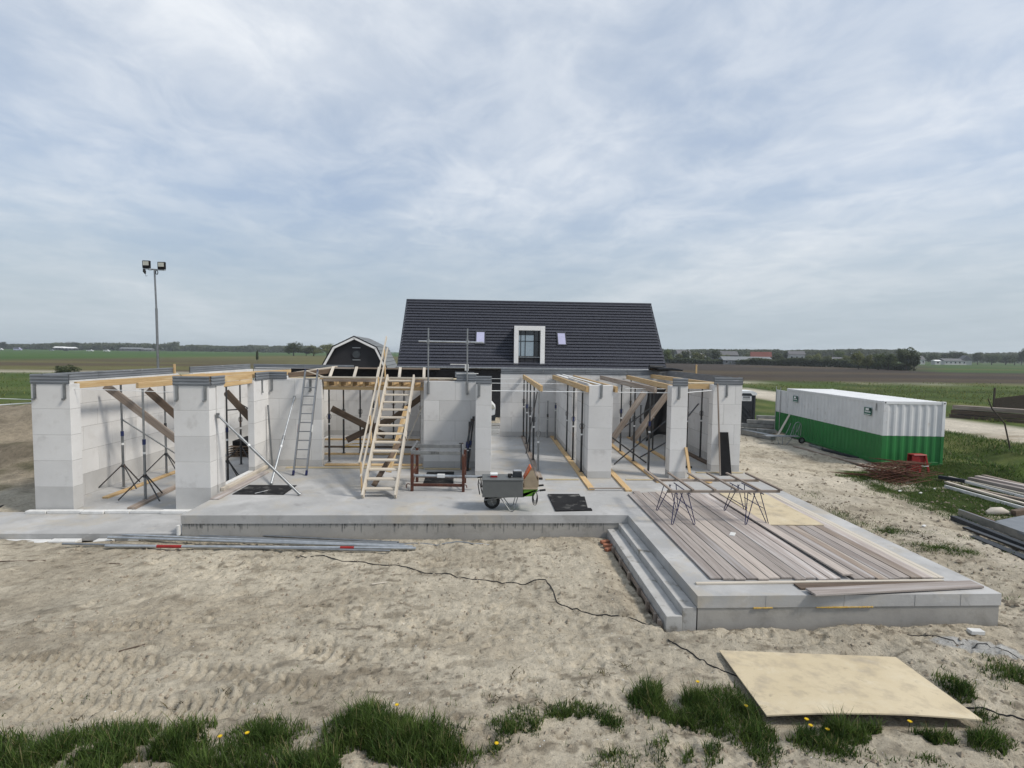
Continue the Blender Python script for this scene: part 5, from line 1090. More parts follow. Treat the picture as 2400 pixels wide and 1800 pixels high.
# rebar heap
rb = thing('rebar_heap', 'tangled heap of rusty reinforcement mesh on the grass edge', 'rebar', (14.2, 17.9, -.63))
rnd = random.Random(3)
for k in range(11):
    cx, cy, an = 14.45+rnd.uniform(-.5, .6), 17.75+rnd.uniform(-.4, .4), rnd.uniform(-.5, .5); zz = -.60+.055*k+rnd.uniform(0, .03); tx, ty = rnd.uniform(-.12, .12), rnd.uniform(-.12, .12)
    mb = MB(); Lx, Ly = rnd.uniform(1.2, 2.0), rnd.uniform(.8, 1.2)
    def rp(u, v): return (cx+u*cos(an)-v*sin(an), cy+u*sin(an)+v*cos(an), max(zz+tx*u+ty*v, gz(cx, cy)+.01)+.05*sin(3*u+k))
    for q in range(6):
        v = -Ly/2+Ly*q/5; mb.tube([rp(-Lx/2, v), rp(0, v), rp(Lx/2, v)], .011, 4, False)
    for q in range(7):
        u = -Lx/2+Lx*q/6; mb.tube([rp(u, -Ly/2), rp(u, Ly/2)], .011, 4, False)
    mb.build('mesh_mat', M['rebar'], rb)
for k in range(7):
    xx = 13.25+.10*k; bar('stray_bar', M['rebar'], (xx-.5, 18.9-.1*k, -.58), (xx+1.3, 17.9-.05*k, -.50+.02*k), .012, .012, rb)
# long timber at the right edge
TM = [((690, 545), (1660, 850), 'foam', .06, .10, 'nearest long white edge batten on the grass at the right'), ((705, 500), (1720, 800), 'woodpale', .13, .06, 'broad pale plank of the timber pile at the right'), ((760, 520), (1720, 745), 'woodgrey', .16, .05, 'grey plank between the pale planks of the right timber pile'), ((740, 425), (1720, 690), 'woodpale', .06, .10, 'long pale batten at the back of the white timber rows'),
      ((850, 480), (1720, 722), 'foam', .04, .08, 'thin white batten in the middle of the right timber pile'), ((610, 445), (860, 490), 'toilet', .12, .12, 'dark drain pipe at the head of the timber pile'), ((1020, 450), (1720, 640), 'plank', .2, .14, 'brown plank of the rear timber row at the right edge'), ((1190, 440), (1720, 575), 'woodgrey', .18, .12, 'rearmost brown plank at the right edge'), ((1100, 455), (1720, 605), 'plank', .18, .16, 'second brown plank of the rear timber row')]
for a, b_, mt, w_, h_, lb in TM:
    p, q = on_z('U5', *a, -.58), on_z('U5', *b_, -.58); q = p+(q-p)*1.35; p.z = gz(p.x, p.y)+h_/2+.05; q.z = gz(q.x, q.y)+h_/2+.05
    tag(bar('timber', M[mt], p, q, w_, h_), lb, 'timber', 'timber laid out at the right edge')
for i, xx in enumerate((16.0, 17.2)): tag(bar('bearer', M['woodgrey'], (xx-.8, 14.8+1.6*i, gz(xx-.6, 15+1.5*i)+.02), (xx+1.4, 15.4+1.6*i, gz(xx+1, 15.3+1.5*i)+.02), .08, .06), ('near bearer under the timber pile', 'far bearer under the timber pile')[i], 'batten')
# dark profiles and sheets, right edge
PR = [((800, 960), (1720, 1345), 'toilet', .16, .12, 'black plastic channel profile lying on the sand at the right edge'), ((870, 915), (1720, 1250), 'galv', .05, .20, 'grey top lip profile stacked on the black channel'), ((940, 905), (1480, 1105), 'rust', .14, .10, 'rust-brown board behind the black profiles'), ((1060, 1192), (1720, 1490), 'toilet', .22, .02, 'flat dark strip on the sand before the black profiles'), ((950, 1090), (1720, 1400), 'tarp', .14, .05, 'crumpled black foil strip between the dark profiles')]
for a, b_, mt, w_, h_, lb in PR:
    p, q = on_z('U5', *a, -.54), on_z('U5', *b_, -.54); q = p+(q-p)*1.4; p.z = gz(p.x, p.y)+h_/2+.02; q.z = gz(q.x, q.y)+h_/2+.02
    tag(bar('profile', M[mt], p, q, w_, h_), lb, 'profile', 'dark profiles at the right edge')
ps_ = [on_z('U5', *q, -.45) for q in ((1340, 1035), (1714, 960), (1900, 1150), (1900, 1330), (1714, 1210))]
tag(MB().prism([(p.x, p.y, 0) for p in ps_], (0, 0, gz(13.6, 12.6)+.12), (0, 0, gz(13.6, 12.6)+.16)).build('grey_sheet_stack', M['strip']), 'stack of grey-blue sheets behind the dark profiles', 'sheets')
tag(bar('dark_beam', M['wooddark'], (14.2, 13.3, gz(14.2, 13.3)+.10), (15.9, 13.5, gz(15.9, 13.5)+.35), .14, .14), 'dark heavy timber lying askew at the right edge', 'timber')
sb = thing('sand_bag', 'whitish rumpled bag lying behind the grey sheets', 'bag', (13.85, 13.45, -.55)); mb = MB(); mb.tube([(13.6, 13.45, gz(13.6, 13.4)+.05), (13.75, 13.43, gz(13.7, 13.4)+.10), (14.0, 13.42, gz(14, 13.4)+.11), (14.2, 13.4, gz(14.2, 13.4)+.06)], [.05, .11, .10, .04], 10); mb.build('bag', M['woodpale'], sb)
for i, (x_, y_) in enumerate(((13.2, 16.0), (13.8, 15.9), (14.9, 16.6), (15.6, 15.2), (10.9, 12.4))):
    tag(bar('litter', M['foam'], (x_, y_, gz(x_, y_)+.03), (x_+.1, y_+.05, gz(x_, y_)+.04), .06, .03), ('white scrap nearest the rebar heap on the grass', 'second white scrap on the grass patch', 'white scrap between rebar and pale timber', 'white scrap on the grass before the pale timber', 'white scrap on the sand by the black profiles')[i], 'litter')
# white van behind
vn = thing('white_van', 'front of a white van seen through the gap in the building', 'van', (-1.6, 31.0, -.55))
def vx(x_, z_): return (x_, 0, z_)
MB().prism([(-4.6, 0, -.2), (.05, 0, -.2), (.42, 0, .05), (.46, 0, .55), (.20, 0, .85), (-.25, 0, 1.72), (-.5, 0, 1.85), (-4.6, 0, 1.9)], (0, 30.0, 0), (0, 31.8, 0)).build('body', M['whitecont'], vn)
for xx in (-3.6, -.5): wheel(vn, xx, 30.05, -.22, .33, .2)
MB().prism([(-.62, 0, .95), (.06, 0, .95), (-.30, 0, 1.6), (-.62, 0, 1.6)], (0, 29.985, 0), (0, 29.995, 0)).build('side_window', M['glass'], vn)
MB().prism([(.10, 0, .50), (.42, 0, .50), (.34, 0, .72), (.18, 0, .74)], (0, 29.97, 0), (0, 29.998, 0)).build('headlight', M['lamp'], vn)
MB().prism([(-.1, 0, -.2), (.44, 0, -.2), (.50, 0, .12), (.44, 0, .16), (-.1, 0, .0)], (0, 29.97, 0), (0, 29.998, 0)).build('bumper', M['toilet'], vn)
for i in range(5): tag(bar('yard_slab', M['concretebeam'], (-.6, 26+1.1*i, gz(.3, 26+1.1*i)+.05), (2.6, 26+1.1*i, gz(.3, 26+1.1*i)+.05), .9, .08), f'{ORD[i]} concrete yard slab from the building in the gap before the van', 'paving slab', 'yard slabs')
# right background: concrete barrier pile, leaning post, shade-net fence
for j in range(3):
    for k in range(3): tag(bar('timber_sleeper', M['wooddark'] if j < 2 else M['woodgrey'], (36.2+.3*k, 39.3-.1*j, -.75+.36*j), (40.5+.3*k+2*j*.4, 32.0, -.75+.36*j), .28, .30), f"{('bottom', 'middle', 'grey top')[j]} layer timber sleeper beyond the sand road, {('left', 'centre', 'right')[k]} one of three", 'sleeper', 'piled sleepers beyond the road')
tag(MB().tube([(25.8, 24.5, gz(25.8, 24.5)-.05), (25.6, 24.7, .55), (25.1, 24.9, 1.25), (24.95, 25, 1.75)], [.035, .033, .03, .025], 7).build('leaning_post', M['bark']), 'crooked wooden post leaning at the right edge', 'post')
nf = thing('shade_net', 'dark shade net fence far right', 'fence', (50, 47, -.9))
for k in range(4): bar('post', M['bark'], (47+4.0*k, 46.5-2.*k, -.9), (47+4.0*k, 46.5-2.*k, 1.1), .12, .12, nf)
for k in range(3): MB().prism([(47+4.0*k+.07, 46.5-2.*k, -.8), (51+4.0*k-.07, 44.5-2.*k, -.8), (51+4.0*k-.07, 44.5-2.*k, 1.0), (47+4.0*k+.07, 46.5-2.*k, .8 if k else .1)], (0, 0, 0), (.02, .04, 0)).build('net', M['wooddark'], nf)

# ---------------------------------------------------------------- vegetation
rg = random.Random(21)
def crown_mesh(name, mt, seed, n=900, leaf=.045, flat=1., clumps=14, top=1.):
    """crown of about unit height (z 0.18..1) made of many small leaf faces grouped in uneven clumps"""
    r_ = random.Random(seed); cl_ = []
    for i in range(clumps):
        a = r_.uniform(0, 2*pi); q = r_.uniform(.05, .30)*flat; zc = r_.uniform(.32, .80)
        cl_.append((q*cos(a), q*sin(a), zc, r_.uniform(.10, .21)*(1.15-.5*abs(zc-.5))))
    vs = []; fs = []
    for i in range(n):
        c = r_.choice(cl_); d = Vector((r_.gauss(0, 1), r_.gauss(0, 1), r_.gauss(0, 1))).normalized()*c[3]*r_.uniform(.55, 1.12)
        p = Vector((c[0]+d.x*flat, c[1]+d.y*flat, max(.10, c[2]+d.z*.85)))
        nn = (d.normalized()*.9+Vector((r_.gauss(0, .5), r_.gauss(0, .5), .7+r_.gauss(0, .4)))).normalized(); u = nn.orthogonal().normalized(); v = nn.cross(u); s = leaf*r_.uniform(.6, 1.4)
        k = len(vs); vs += [p+u*s, p+v*s*.8, p-u*s*.9, p-v*s*.7]; fs.append((k, k+1, k+2, k+3))
    return MB().add(vs, fs).mesh(name, mt)
def trunk_mesh(seed):
    r_ = random.Random(seed); mb = MB()
    mb.tube([(0, 0, -.02), (.01, 0, .25), (.0, .01, .55), (.01, 0, .75)], [.028, .02, .013, .005], 7)
    for i in range(6):
        a = r_.uniform(0, 2*pi); z0 = r_.uniform(.22, .5); L = r_.uniform(.2, .32)
        mb.tube([(0, 0, z0), (L*.5*cos(a), L*.5*sin(a), z0+.12), (L*cos(a), L*sin(a), z0+.26)], [.011, .007, .003], 5)
    return mb.mesh('trunk', M['bark'])
CROWN = []
for i, (mt, flat) in enumerate((('leafA', 1.), ('leafB', .95), ('leafC', 1.1), ('leafA', 1.25), ('leafB', 1.2), ('leafC', .8))): CROWN.append(crown_mesh('crown', M[mt], 40+i, 2000, .034, flat, 22))
TRUNK = [trunk_mesh(70+i) for i in range(3)]
BARE = crown_mesh('crown', M['weed'], 91, 350, .018, 1.1, 14)
def tree(x_, y_, hgt, label, var, wide=1., zb=None, group='trees beyond the fields', bare=False, sub=None):
    t = thing('tree', label, 'tree', (x_, y_, -.95 if zb is None else zb), rg.uniform(0, 6.28), group)
    t.scale = (hgt*wide, hgt*wide, hgt)
    a = bpy.data.objects.new('trunk', TRUNK[var % 3]); col.objects.link(a); a.parent = t
    c = bpy.data.objects.new('crown', BARE if bare else CROWN[var]); col.objects.link(c); c.parent = t
    return t
def by_px(k, x_, yb, yt, wpx, label, var, dist=None, group='trees beyond the fields', bare=False):
    """tree from its picture: base pixel on the field (or a given distance), top pixel and width"""
    if dist is None: p = on_z(k, x_, yb, -.9)
    else:
        d = ray(k, x_, yb); p = Vector((d[0]*dist/d[1], dist, -.9))
    top = on_y(k, x_, yt, p.y).z; h_ = max(2.5, top+.9)/.97; f = ZM[k][2]
    wd = wpx/f/F*p.y
    return tree(p.x, p.y, h_, label, var, min(2.2, max(.5, wd/(h_*.78))), group=group, bare=bare)
G_R = 'trees along the field edge at the right'
R_T = [(285, 272, 118, 120, 0, None, 'tall bushy tree right beside the tiled house gable'), (390, 272, 162, 90, 4, None, 'low olive tree second from the tiled house'), (470, 272, 125, 95, 2, 330, 'dark round tree third from the tiled house'), (600, 276, 140, 150, 1, None, 'big light green tree left of the small white-gabled house'),
       (700, 272, 200, 90, 0, None, 'low tree in front of the small white-gabled house'), (785, 270, 120, 110, 2, 340, 'dark dome-shaped tree between the small white-gabled house and the red roof'), (870, 275, 165, 110, 1, None, 'pale olive tree left of the glasshouse'), (960, 278, 200, 120, 4, None, 'low olive bush before the glasshouse'), (1060, 278, 190, 90, 0, 320, 'dark tree just left of the red-roofed house'), (1130, 275, 150, 95, 1, 340, 'tree peeping over the red roof, left end'),
       (1430, 285, 160, 120, 0, 330, 'wide tree right of the red-roofed house'), (1520, 285, 135, 110, 2, 340, 'dark tall tree second right of the red roof'), (1740, 292, 175, 95, 4, None, 'yellow-green shrub tree right of the white house'), (1830, 295, 150, 100, 1, 330, 'olive tree behind the clipped hedge'), (1930, 298, 185, 90, 4, None, 'yellow-green tree at the hedge, beside a white mast'),
       (2060, 300, 130, 80, 3, 340, 'slender grey-green tree behind the flat-roofed house'), (2160, 305, 185, 110, 4, None, 'yellow-green tree nearest the hedge end')]
for x_, yb, yt, wp, var, ds, lb in R_T: by_px('V7', x_, yb, yt, wp, lb, var, ds, G_R)
R_T2 = [(60, 445, 215, 170, 4, None, 'broad yellow-green willow at the left of the dark clump'), (170, 450, 232, 140, 1, None, 'olive willow second in the clump left of the tall tree'), (300, 452, 235, 190, 0, None, 'round green tree third in the clump'), (420, 455, 228, 200, 0, None, 'round green tree directly left of the tallest tree'), (640, 458, 155, 230, 2, None, 'tallest dark tree standing out at the field corner'), (735, 462, 240, 120, 2, None, 'dark tree leaning on the right of the tallest tree'),
        (840, 385, 245, 110, 2, 430, 'small round tree right of the tallest tree, far off'), (960, 385, 240, 130, 3, 430, 'far tree left of the long white bungalow'), (1130, 380, 235, 120, 2, 430, 'dark far tree behind the left end of the white bungalow'), (1240, 380, 210, 220, 2, 440, 'broad dark far tree above the white bungalow'), (1510, 385, 222, 140, 2, 440, 'dark far tree right of the white bungalow'), (1680, 388, 245, 150, 3, 430, 'light far tree in the right-hand background'), (1850, 392, 255, 170, 0, 430, 'rounded far tree near the right edge'), (1960, 395, 250, 140, 2, 430, 'dark far tree second from the right edge'), (2040, 395, 172, 70, 5, 420, 'tall narrow far tree at the right edge')]
for x_, yb, yt, wp, var, ds, lb in R_T2: by_px('T3', x_, yb, yt, wp, lb, var, ds, G_R)
# clipped hedge and low shrubs along the ploughed field
def leaf_mass(name, mt, pts, leaf, label, cat, jitter=(1, 1, 1)):
    mb = MB()
    for p in pts:
        nn = Vector((rg.gauss(0, .6), -.5+rg.gauss(0, .5), .7+rg.gauss(0, .5))).normalized(); u = nn.orthogonal().normalized(); v = nn.cross(u); s = leaf*rg.uniform(.6, 1.4)
        k = len(mb.v); mb.v += [tuple(p+u*s), tuple(p+v*s*.8), tuple(p-u*s*.9), tuple(p-v*s*.7)]; mb.f.append((k, k+1, k+2, k+3))
    return tag(mb.build(name, M[mt]), label, cat, kind='stuff')
pts = []
h0 = on_z('V7', 290, 272, -.9); h1 = on_z('V7', 1180, 288, -.9); h2 = on_z('V7', 2200, 318, -.9); h3 = on_z('T3', 720, 460, -.9)
for (a, b_, n, ht) in ((h0, h1, 4200, 2.6), (h1, h2, 5200, 3.4), (h2, h3, 2600, 2.6)):
    for i in range(n):
        u = rg.random(); p = a.lerp(b_, u); hh = ht*(.75+.5*float(vnoise(p.x, p.y, .09, 3))); pts.append(Vector((p.x+rg.uniform(-2, 2), p.y+rg.uniform(0, 4), -.9+rg.random()**.7*hh)))
leaf_mass('hedge', 'leafC', pts, .55, 'long dark hedge bordering the ploughed field at the right', 'hedge')
# woods far behind, too far to tell tree from tree
def far_wood(k, xa, xb, yb, yt, dist, n, mt, label, amp=.35):
    pts = []
    for i in range(n):
        x_ = rg.uniform(xa, xb); d = ray(k, x_, yb); dd = dist*rg.uniform(1, 1.08); X = d[0]*dd/d[1]
        tz = on_y(k, x_, yt, dist).z; f_ = float(fbm(np.array([X]), np.array([0.]), 1/24., 3, 7)[0]); hh = (tz+.9)*(1-amp+2*amp*f_)
        pts.append(Vector((X, dd, -.9+hh*rg.random()**.6)))
    return leaf_mass('far_wood', mt, pts, dist/560., label, 'wood')
far_wood('S', 1545, 2130, 848, 819, 520, 22000, 'farleaf', 'far grey-green wood behind the houses at the right', .16)
far_wood('S', 2120, 2440, 850, 828, 640, 9000, 'farleaf', 'far wood on the horizon at the right edge', .25)
far_wood('S', -40, 420, 818, 806, 820, 12000, 'farleaf', 'far tree belt on the horizon at the left edge', .45)
far_wood('S', 400, 720, 822, 812, 860, 8000, 'farleaf', 'low far tree belt on the horizon left of the barn', .45)
G_L = 'single trees on the left horizon'
for x_, yt, wp, var, lb, bare in ((45, 218, 90, 2, 'round tree on the horizon at the left edge', False), (715, 236, 100, 0, 'wide tree on the left horizon behind white glasshouses', False), (890, 206, 95, 1, 'bare spreading tree on the left horizon', True), (970, 220, 95, 2, 'dark round tree right of the bare tree on the horizon', False), (1140, 257, 110, 0, 'low wide tree right of the dark round one on the horizon', False), (1250, 257, 110, 2, 'low wide tree above the white cars', False), (1580, 255, 150, 0, 'long tree clump left of the light mast', False), (2000, 232, 30, 5, 'slim poplar beside the light mast', False)):
    by_px('T1', x_, 300, yt, wp, lb, var, 800, G_L, bare)
for x_, yb, yt, wp, var, lb in ((390, 232, 88, 180, 0, 'larger of the round trees left of the barn'), (600, 234, 112, 180, 1, 'broad tree directly left of the barn roof'), (735, 234, 104, 170, 4, 'yellowish tree half behind the barn roof'), (520, 234, 150, 90, 2, 'small dark tree between the round trees left of the barn'), (780, 236, 120, 110, 1, 'tree tucked against the barn roof')):
    by_px('Q2', x_, yb, yt, wp, lb, var, 420, 'trees left of the barn')
t = tree(-79.3, 184.4, 5.2, 'thin young tree in the ploughed field at the left', 5, .25, group='young trees in the field')
t = tree(-58., 75., 2.4, 'small dark shrub on the meadow edge at the far left', 2, 1.4, group='young trees in the field')

# ---------------------------------------------------------------- far houses, glasshouses, cars
def far_house(label, px, yb, L, W, H, roof, wallm='white', dist=None, rz=0., kpx='V7', nwin=4, name='far_house', roofh=None):
    wallm = 'farwhite' if wallm == 'white' else wallm
    d = ray(kpx, px, yb); X = d[0]*dist/d[1]
    t = thing(name, label, 'house', (X, dist, -.9), rz)
    box('wall', M[wallm], t, -L/2, L/2, 0, W, 0, H, 0, True); rh = roofh or W*.42
    MB().prism([(0, -.4, H-.1), (0, W/2, H+rh), (0, W+.4, H-.1)], (-L/2-.4, 0, 0), (L/2+.4, 0, 0)).build('roof', M[roof], t, True)
    for xx in (-L/2-.02, L/2-.13): MB().prism([(0, .0, H-.1), (0, W/2, H+rh-.25), (0, W, H-.1)], (xx, 0, 0), (xx+.15, 0, 0)).build('gable', M[wallm], t, True)
    for i in range(nwin):
        x0 = -L/2+L*(i+.3)/nwin; wd_ = box('window', M['white' if wallm != 'white' else 'toilet'], t, x0, x0+L*.4/nwin, -.05, -.01, H*.35, H*.82, 0, True); box('pane', M['glass'], wd_, x0+.1, x0+L*.4/nwin-.1, -.09, -.051, H*.38, H*.79, 0, True)
    return t
far_house('dark farmhouse with bright red roof at the right', 1255, 240, 11, 7.5, 4.4, 'redroof', 'darkwall', 310, radians(-24), roofh=3.0)
g1 = far_house('low pale glasshouse roof in front of the red-roofed house', 1120, 255, 26, 9, 2.4, 'barnroof', 'barnroof', 280, radians(-6), nwin=8, name='glasshouse', roofh=2.0)
far_house('small dark house with white gable trim left of the red roof', 690, 240, 6, 7, 3.2, 'greyroof', 'darkwall', 315, radians(60), nwin=2)
far_house('white house with dark grey gable, right of the red-roofed house', 1625, 262, 9, 7, 6.3, 'greyroof', 'white', 330, radians(-20), nwin=3, roofh=2.2)
far_house('flat white bungalow half hidden behind the hedge', 2060, 262, 14, 8, 3.6, 'greyroof', 'white', 330, radians(-8), nwin=5, roofh=1.2)
far_house('grey roofs of a low house near the tiled house gable', 460, 215, 9, 7, 5.5, 'greyroof', 'white', 360, 0, nwin=3)
far_house('long grey row house behind the glasshouse', 900, 215, 16, 7, 5.2, 'greyroof', 'darkwall', 370, radians(-5), nwin=5)
far_house('long white bungalow on the right horizon', 1240, 378, 17, 8, 3.2, 'greyroof', 'white', 400, radians(-4), 'T3', 5, roofh=1.8)
far_house('white house with steep gable at the end of the long bungalow', 1410, 380, 7, 7, 3.6, 'greyroof', 'white', 402, radians(70), 'T3', 2, roofh=4)
far_house('small white shed left of the long white bungalow', 1028, 376, 4.5, 4, 3., 'white', 'white', 395, 0, 'T3', 1, roofh=.8)
far_house('grey farm buildings near the tallest tree', 800, 372, 9, 7, 3.8, 'greyroof', 'white', 400, radians(-5), 'T3', 3)
for i, (x_, L, H, lb) in enumerate(((750, 13, 3.4, 'low white glasshouse on the left horizon, left one'), (885, 14, 3.0, 'low white glasshouse on the left horizon, right one'), (1690, 30, 3.4, 'long grey barn on the left horizon by the light mast'), (1880, 16, 2.6, 'low pale shed right of the long grey barn'))):
    far_house(lb, x_, 318, L, 8, H, 'white' if i < 2 else 'barnroof', 'darkwall' if i < 2 else 'greyroof', 760, 0, 'T1', 3, 'far_barn', 1.6)
def far_car(label, px, dist, L, H, mt):
    d = ray('T1', px, 330); X = d[0]*dist/d[1]
    t = thing('distant_car', label, 'car', (X, dist, -.9), 0, 'vehicles on the distant road')
    MB().prism([(-L/2, 0, .3), (L/2, 0, .3), (L/2, 0, H*.55), (L*.32, 0, H*.62), (L*.18, 0, H), (-L*.42, 0, H), (-L/2, 0, H*.6)], (0, 0, 0), (0, 1.8, 0)).build('body', M[mt], t, True)
    for xx in (-L*.3, L*.3): MB().tube([(xx, -.03, .34), (xx, .2, .34)], .34, 12).build('wheel', M['rubber'], t, True)
    MB().prism([(L*.29, 0, H*.64), (L*.16, 0, H*.93), (-L*.38, 0, H*.93), (-L*.44, 0, H*.64)], (0, -.02, 0), (0, -.001, 0)).build('side_window', M['glass'], t, True)
far_car('white van on the distant road at the left edge', -5, 600, 5.2, 2.2, 'whitecont'); far_car('light blue lorry on the distant road', 222, 600, 8, 3.2, 'skylight'); far_car('pale car on the distant road, third from the left', 660, 600, 4.6, 1.5, 'galvlight'); far_car('white car on the distant road right of the bare tree', 1160, 600, 7., 1.9, 'whitecont'); far_car('white van on the distant road near the light mast', 1375, 600, 6.4, 2.2, 'whitecont'); far_car('dark car on the distant road below the bare tree', 850, 600, 4.8, 1.5, 'toilet')

# ---------------------------------------------------------------- grass
def blades(name, mt, spots, label, cat, seg=3):
    """spots: (x, y, height, lean, width); curved tapering blades in one mesh"""
    n = len(spots); X = np.array(spots); gzv = ground_h(X[:, 0], X[:, 1])
    rr = np.random.RandomState(9); a = rr.rand(n)*2*pi; lx, ly = np.cos(a)*X[:, 3], np.sin(a)*X[:, 3]; wx, wy = -np.sin(a+rr.randn(n)*.8)*X[:, 4], np.cos(a+rr.randn(n)*.8)*X[:, 4]
    V = []
    for s in range(seg+1):
        u = s/seg; cx = X[:, 0]+lx*u**1.8; cy = X[:, 1]+ly*u**1.8; cz = gzv-.01+X[:, 2]*(u-.25*u*u*np.minimum(1.6, X[:, 3]/np.maximum(X[:, 2], .01))); ww = (1-u)**.7
        if s < seg: V += [np.stack([cx-wx*ww, cy-wy*ww, cz], 1), np.stack([cx+wx*ww, cy+wy*ww, cz], 1)]
        else: V.append(np.stack([cx, cy, cz], 1))
    k = len(V); V = np.stack(V, 1).reshape(-1, 3); base = np.arange(n)*k; fl = []
    for s in range(seg-1): fl += [np.stack([base+2*s, base+2*s+1, base+2*s+3], 1), np.stack([base+2*s, base+2*s+3, base+2*s+2], 1)]
    fl.append(np.stack([base+2*seg-2, base+2*seg-1, base+2*seg], 1)); Fc = np.concatenate(fl)
    me = bpy.data.meshes.new(name); me.vertices.add(len(V)); me.vertices.foreach_set('co', V.ravel()); me.loops.add(Fc.size); me.loops.foreach_set('vertex_index', Fc.ravel().astype(np.int32))
    me.polygons.add(len(Fc)); me.polygons.foreach_set('loop_start', (np.arange(len(Fc))*3).astype(np.int32)); me.update(calc_edges=True); me.materials.append(M[mt])
    at_ = me.attributes.new('tone', 'FLOAT', 'POINT'); at_.data.foreach_set('value', np.repeat(rr.rand(n), k).astype(np.float32))
    o = bpy.data.objects.new(name, me); col.objects.link(o); return tag(o, label, cat, kind='stuff')
sp = []
_nzg = fbm(*np.meshgrid(np.arange(-8, 10, .04), np.arange(4, 8, .04), indexing='ij'), 3.2, 3, 61)
def NZ(px, py): return float(_nzg[min(449, max(0, int((px+8)/.04))), min(99, max(0, int((py-4)/.04)))])
def clump(x_, y_, rx, ry, n, h, spread=.5):
    for i in range(n):
        a, q = rg.uniform(0, 2*pi), rg.random()**.75*1.25; px, py = x_+rx*q*cos(a), y_+ry*q*sin(a)
        nz = NZ(px, py)
        if nz < .30+.17*q or rg.random() < .45*q: continue
        if 3.2 < px < 5.7 and 5.52 < py < 7.1 and rg.random() > .06: continue
        hh = .88*h*(rg.uniform(.3, 1.0)+(.5 if rg.random() < .12 else 0))*(1.15-.5*q)*(.55+nz); sp.append((px, py, hh, hh*rg.uniform(.2, .95)*spread*1.6, rg.uniform(.003, .0075)))
FG = [(-5.3, 5.25, .7, .4, 5200, .24), (-4.6, 5.3, .6, .38, 4200, .22), (-3.9, 5.42, .55, .40, 4300, .24), (-3.35, 5.38, .5, .42, 4300, .25), (-2.75, 5.1, .5, .3, 3000, .22), (-2.35, 5.55, .4, .26, 2300, .18), (-1.9, 5.1, .45, .25, 2000, .2), (-1.25, 5.52, .45, .42, 4800, .28), (-.85, 5.4, .42, .34, 3600, .26), (-.42, 5.28, .36, .26, 2200, .2), (-1.6, 5.2, .4, .3, 1500, .2),
      (.28, 5.55, .22, .2, 900, .13), (.15, 5.3, .2, .15, 500, .12), (.95, 5.82, .55, .17, 1900, .14), (.55, 5.62, .2, .16, 500, .12), (1.45, 5.68, .2, .12, 500, .12), (1.35, 5.2, .3, .2, 500, .1), (2.05, 6.05, .32, .28, 2600, .27), (2.55, 5.98, .42, .34, 3800, .28), (2.35, 5.65, .4, .25, 1700, .22), (2.2, 5.2, .4, .22, 1700, .18), (2.95, 5.35, .3, .3, 1300, .2), (3.1, 5.75, .16, .45, 1500, .2), (2.8, 5.1, .3, .2, 500, .15),
      (3.5, 5.32, .3, .16, 1500, .2), (3.9, 5.38, .35, .16, 1900, .2), (4.4, 5.40, .35, .14, 1900, .2), (4.9, 5.30, .4, .16, 1900, .18), (5.4, 5.22, .3, .14, 1100, .17), (3.7, 5.12, .3, .14, 600, .14), (4.6, 5.02, .5, .15, 400, .1), (5.95, 6.0, .24, .32, 1500, .17), (5.8, 5.7, .2, .22, 700, .15), (6.95, 6.35, .35, .4, 1100, .18), (-4.0, 4.9, 1.4, .25, 3500, .22), (-5.6, 4.95, .6, .3, 2500, .22)]
for q in FG: clump(q[0], q[1], q[2], q[3], int(q[4]*1.5), q[5])
for i in range(420): clump(rg.uniform(-5.8, 7), rg.uniform(4.7, 6.9)-rg.random()*.4, .06, .05, rg.randint(3, 9), rg.uniform(.05, .11))
blades('front_grass', 'blade', sp, 'tufts of long green grass along the front edge of the sand', 'grass', 4)
sp = []
def inpatch(px, py): return 12.5 < px-.07*(py-15) < 19 and 12.7 < py-.35*(px-13) < 18.7
k = 0
while k < 26000:
    px, py = rg.uniform(12.4, 19.5), rg.uniform(12.6, 21)
    if not inpatch(px, py) or float(vnoise(px, py, .9, 4)) < .18: continue
    hh = rg.uniform(.04, .13); sp.append((px, py, hh, hh*.7, rg.uniform(.005, .009))); k += 1
for i in range(90):
    x_, y_ = rg.uniform(8.6, 13), rg.uniform(8.2, 16.5); n = rg.randint(8, 60) if rg.random() < .5 else 6
    for j in range(n): hh = rg.uniform(.03, .10); sp.append((x_+rg.gauss(0, .13), y_+rg.gauss(0, .1), hh, hh*.8, rg.uniform(.003, .006)))
for (x_, y_, rx, ry, n) in ((9.75, 12.05, .25, .2, 700), (9.9, 10.9, .5, .22, 900), (10.3, 10.6, .3, .15, 400), (9.35, 13.2, .2, .3, 300), (8.9, 9.9, .15, .15, 200), (9.2, 12.6, .5, .2, 400), (19.5, 20.5, 1., .5, 2500)):
    for j in range(n): hh = rg.uniform(.04, .13); sp.append((x_+rg.gauss(0, rx*.6), y_+rg.gauss(0, ry*.6), hh, hh*.8, rg.uniform(.003, .007)))
for i in range(16000):       # verge right of the container
    px, py = rg.uniform(18.6, 28), rg.uniform(17, 34)
    if float(vnoise(px, py, .5, 6)) < .3: continue
    hh = rg.uniform(.08, .3); sp.append((px, py, hh, hh*.7, rg.uniform(.01, .02)))
blades('site_grass', 'blade', sp, 'short green grass patches between terrace, rebar heap and timber piles', 'grass')
sp = []
for i in range(15000):       # rough meadow behind the container
    py = 36+60*rg.random()**1.5; px = rg.uniform(.35, 1.15)*py
    if 27.5 < px-.05*(py-30) < 36 or float(vnoise(px, py, .12, 6)) < .35: continue
    hh = rg.uniform(.12, .42); sp.append((px, py, hh, hh*.7, rg.uniform(.02, .05)))
for i in range(6000):
    py = 27+70*rg.random()**1.5; px = -rg.uniform(.55, 1.1)*py
    if float(vnoise(px, py, .12, 6)) < .35: continue
    hh = rg.uniform(.12, .35); sp.append((px, py, hh, hh*.7, rg.uniform(.02, .05)))
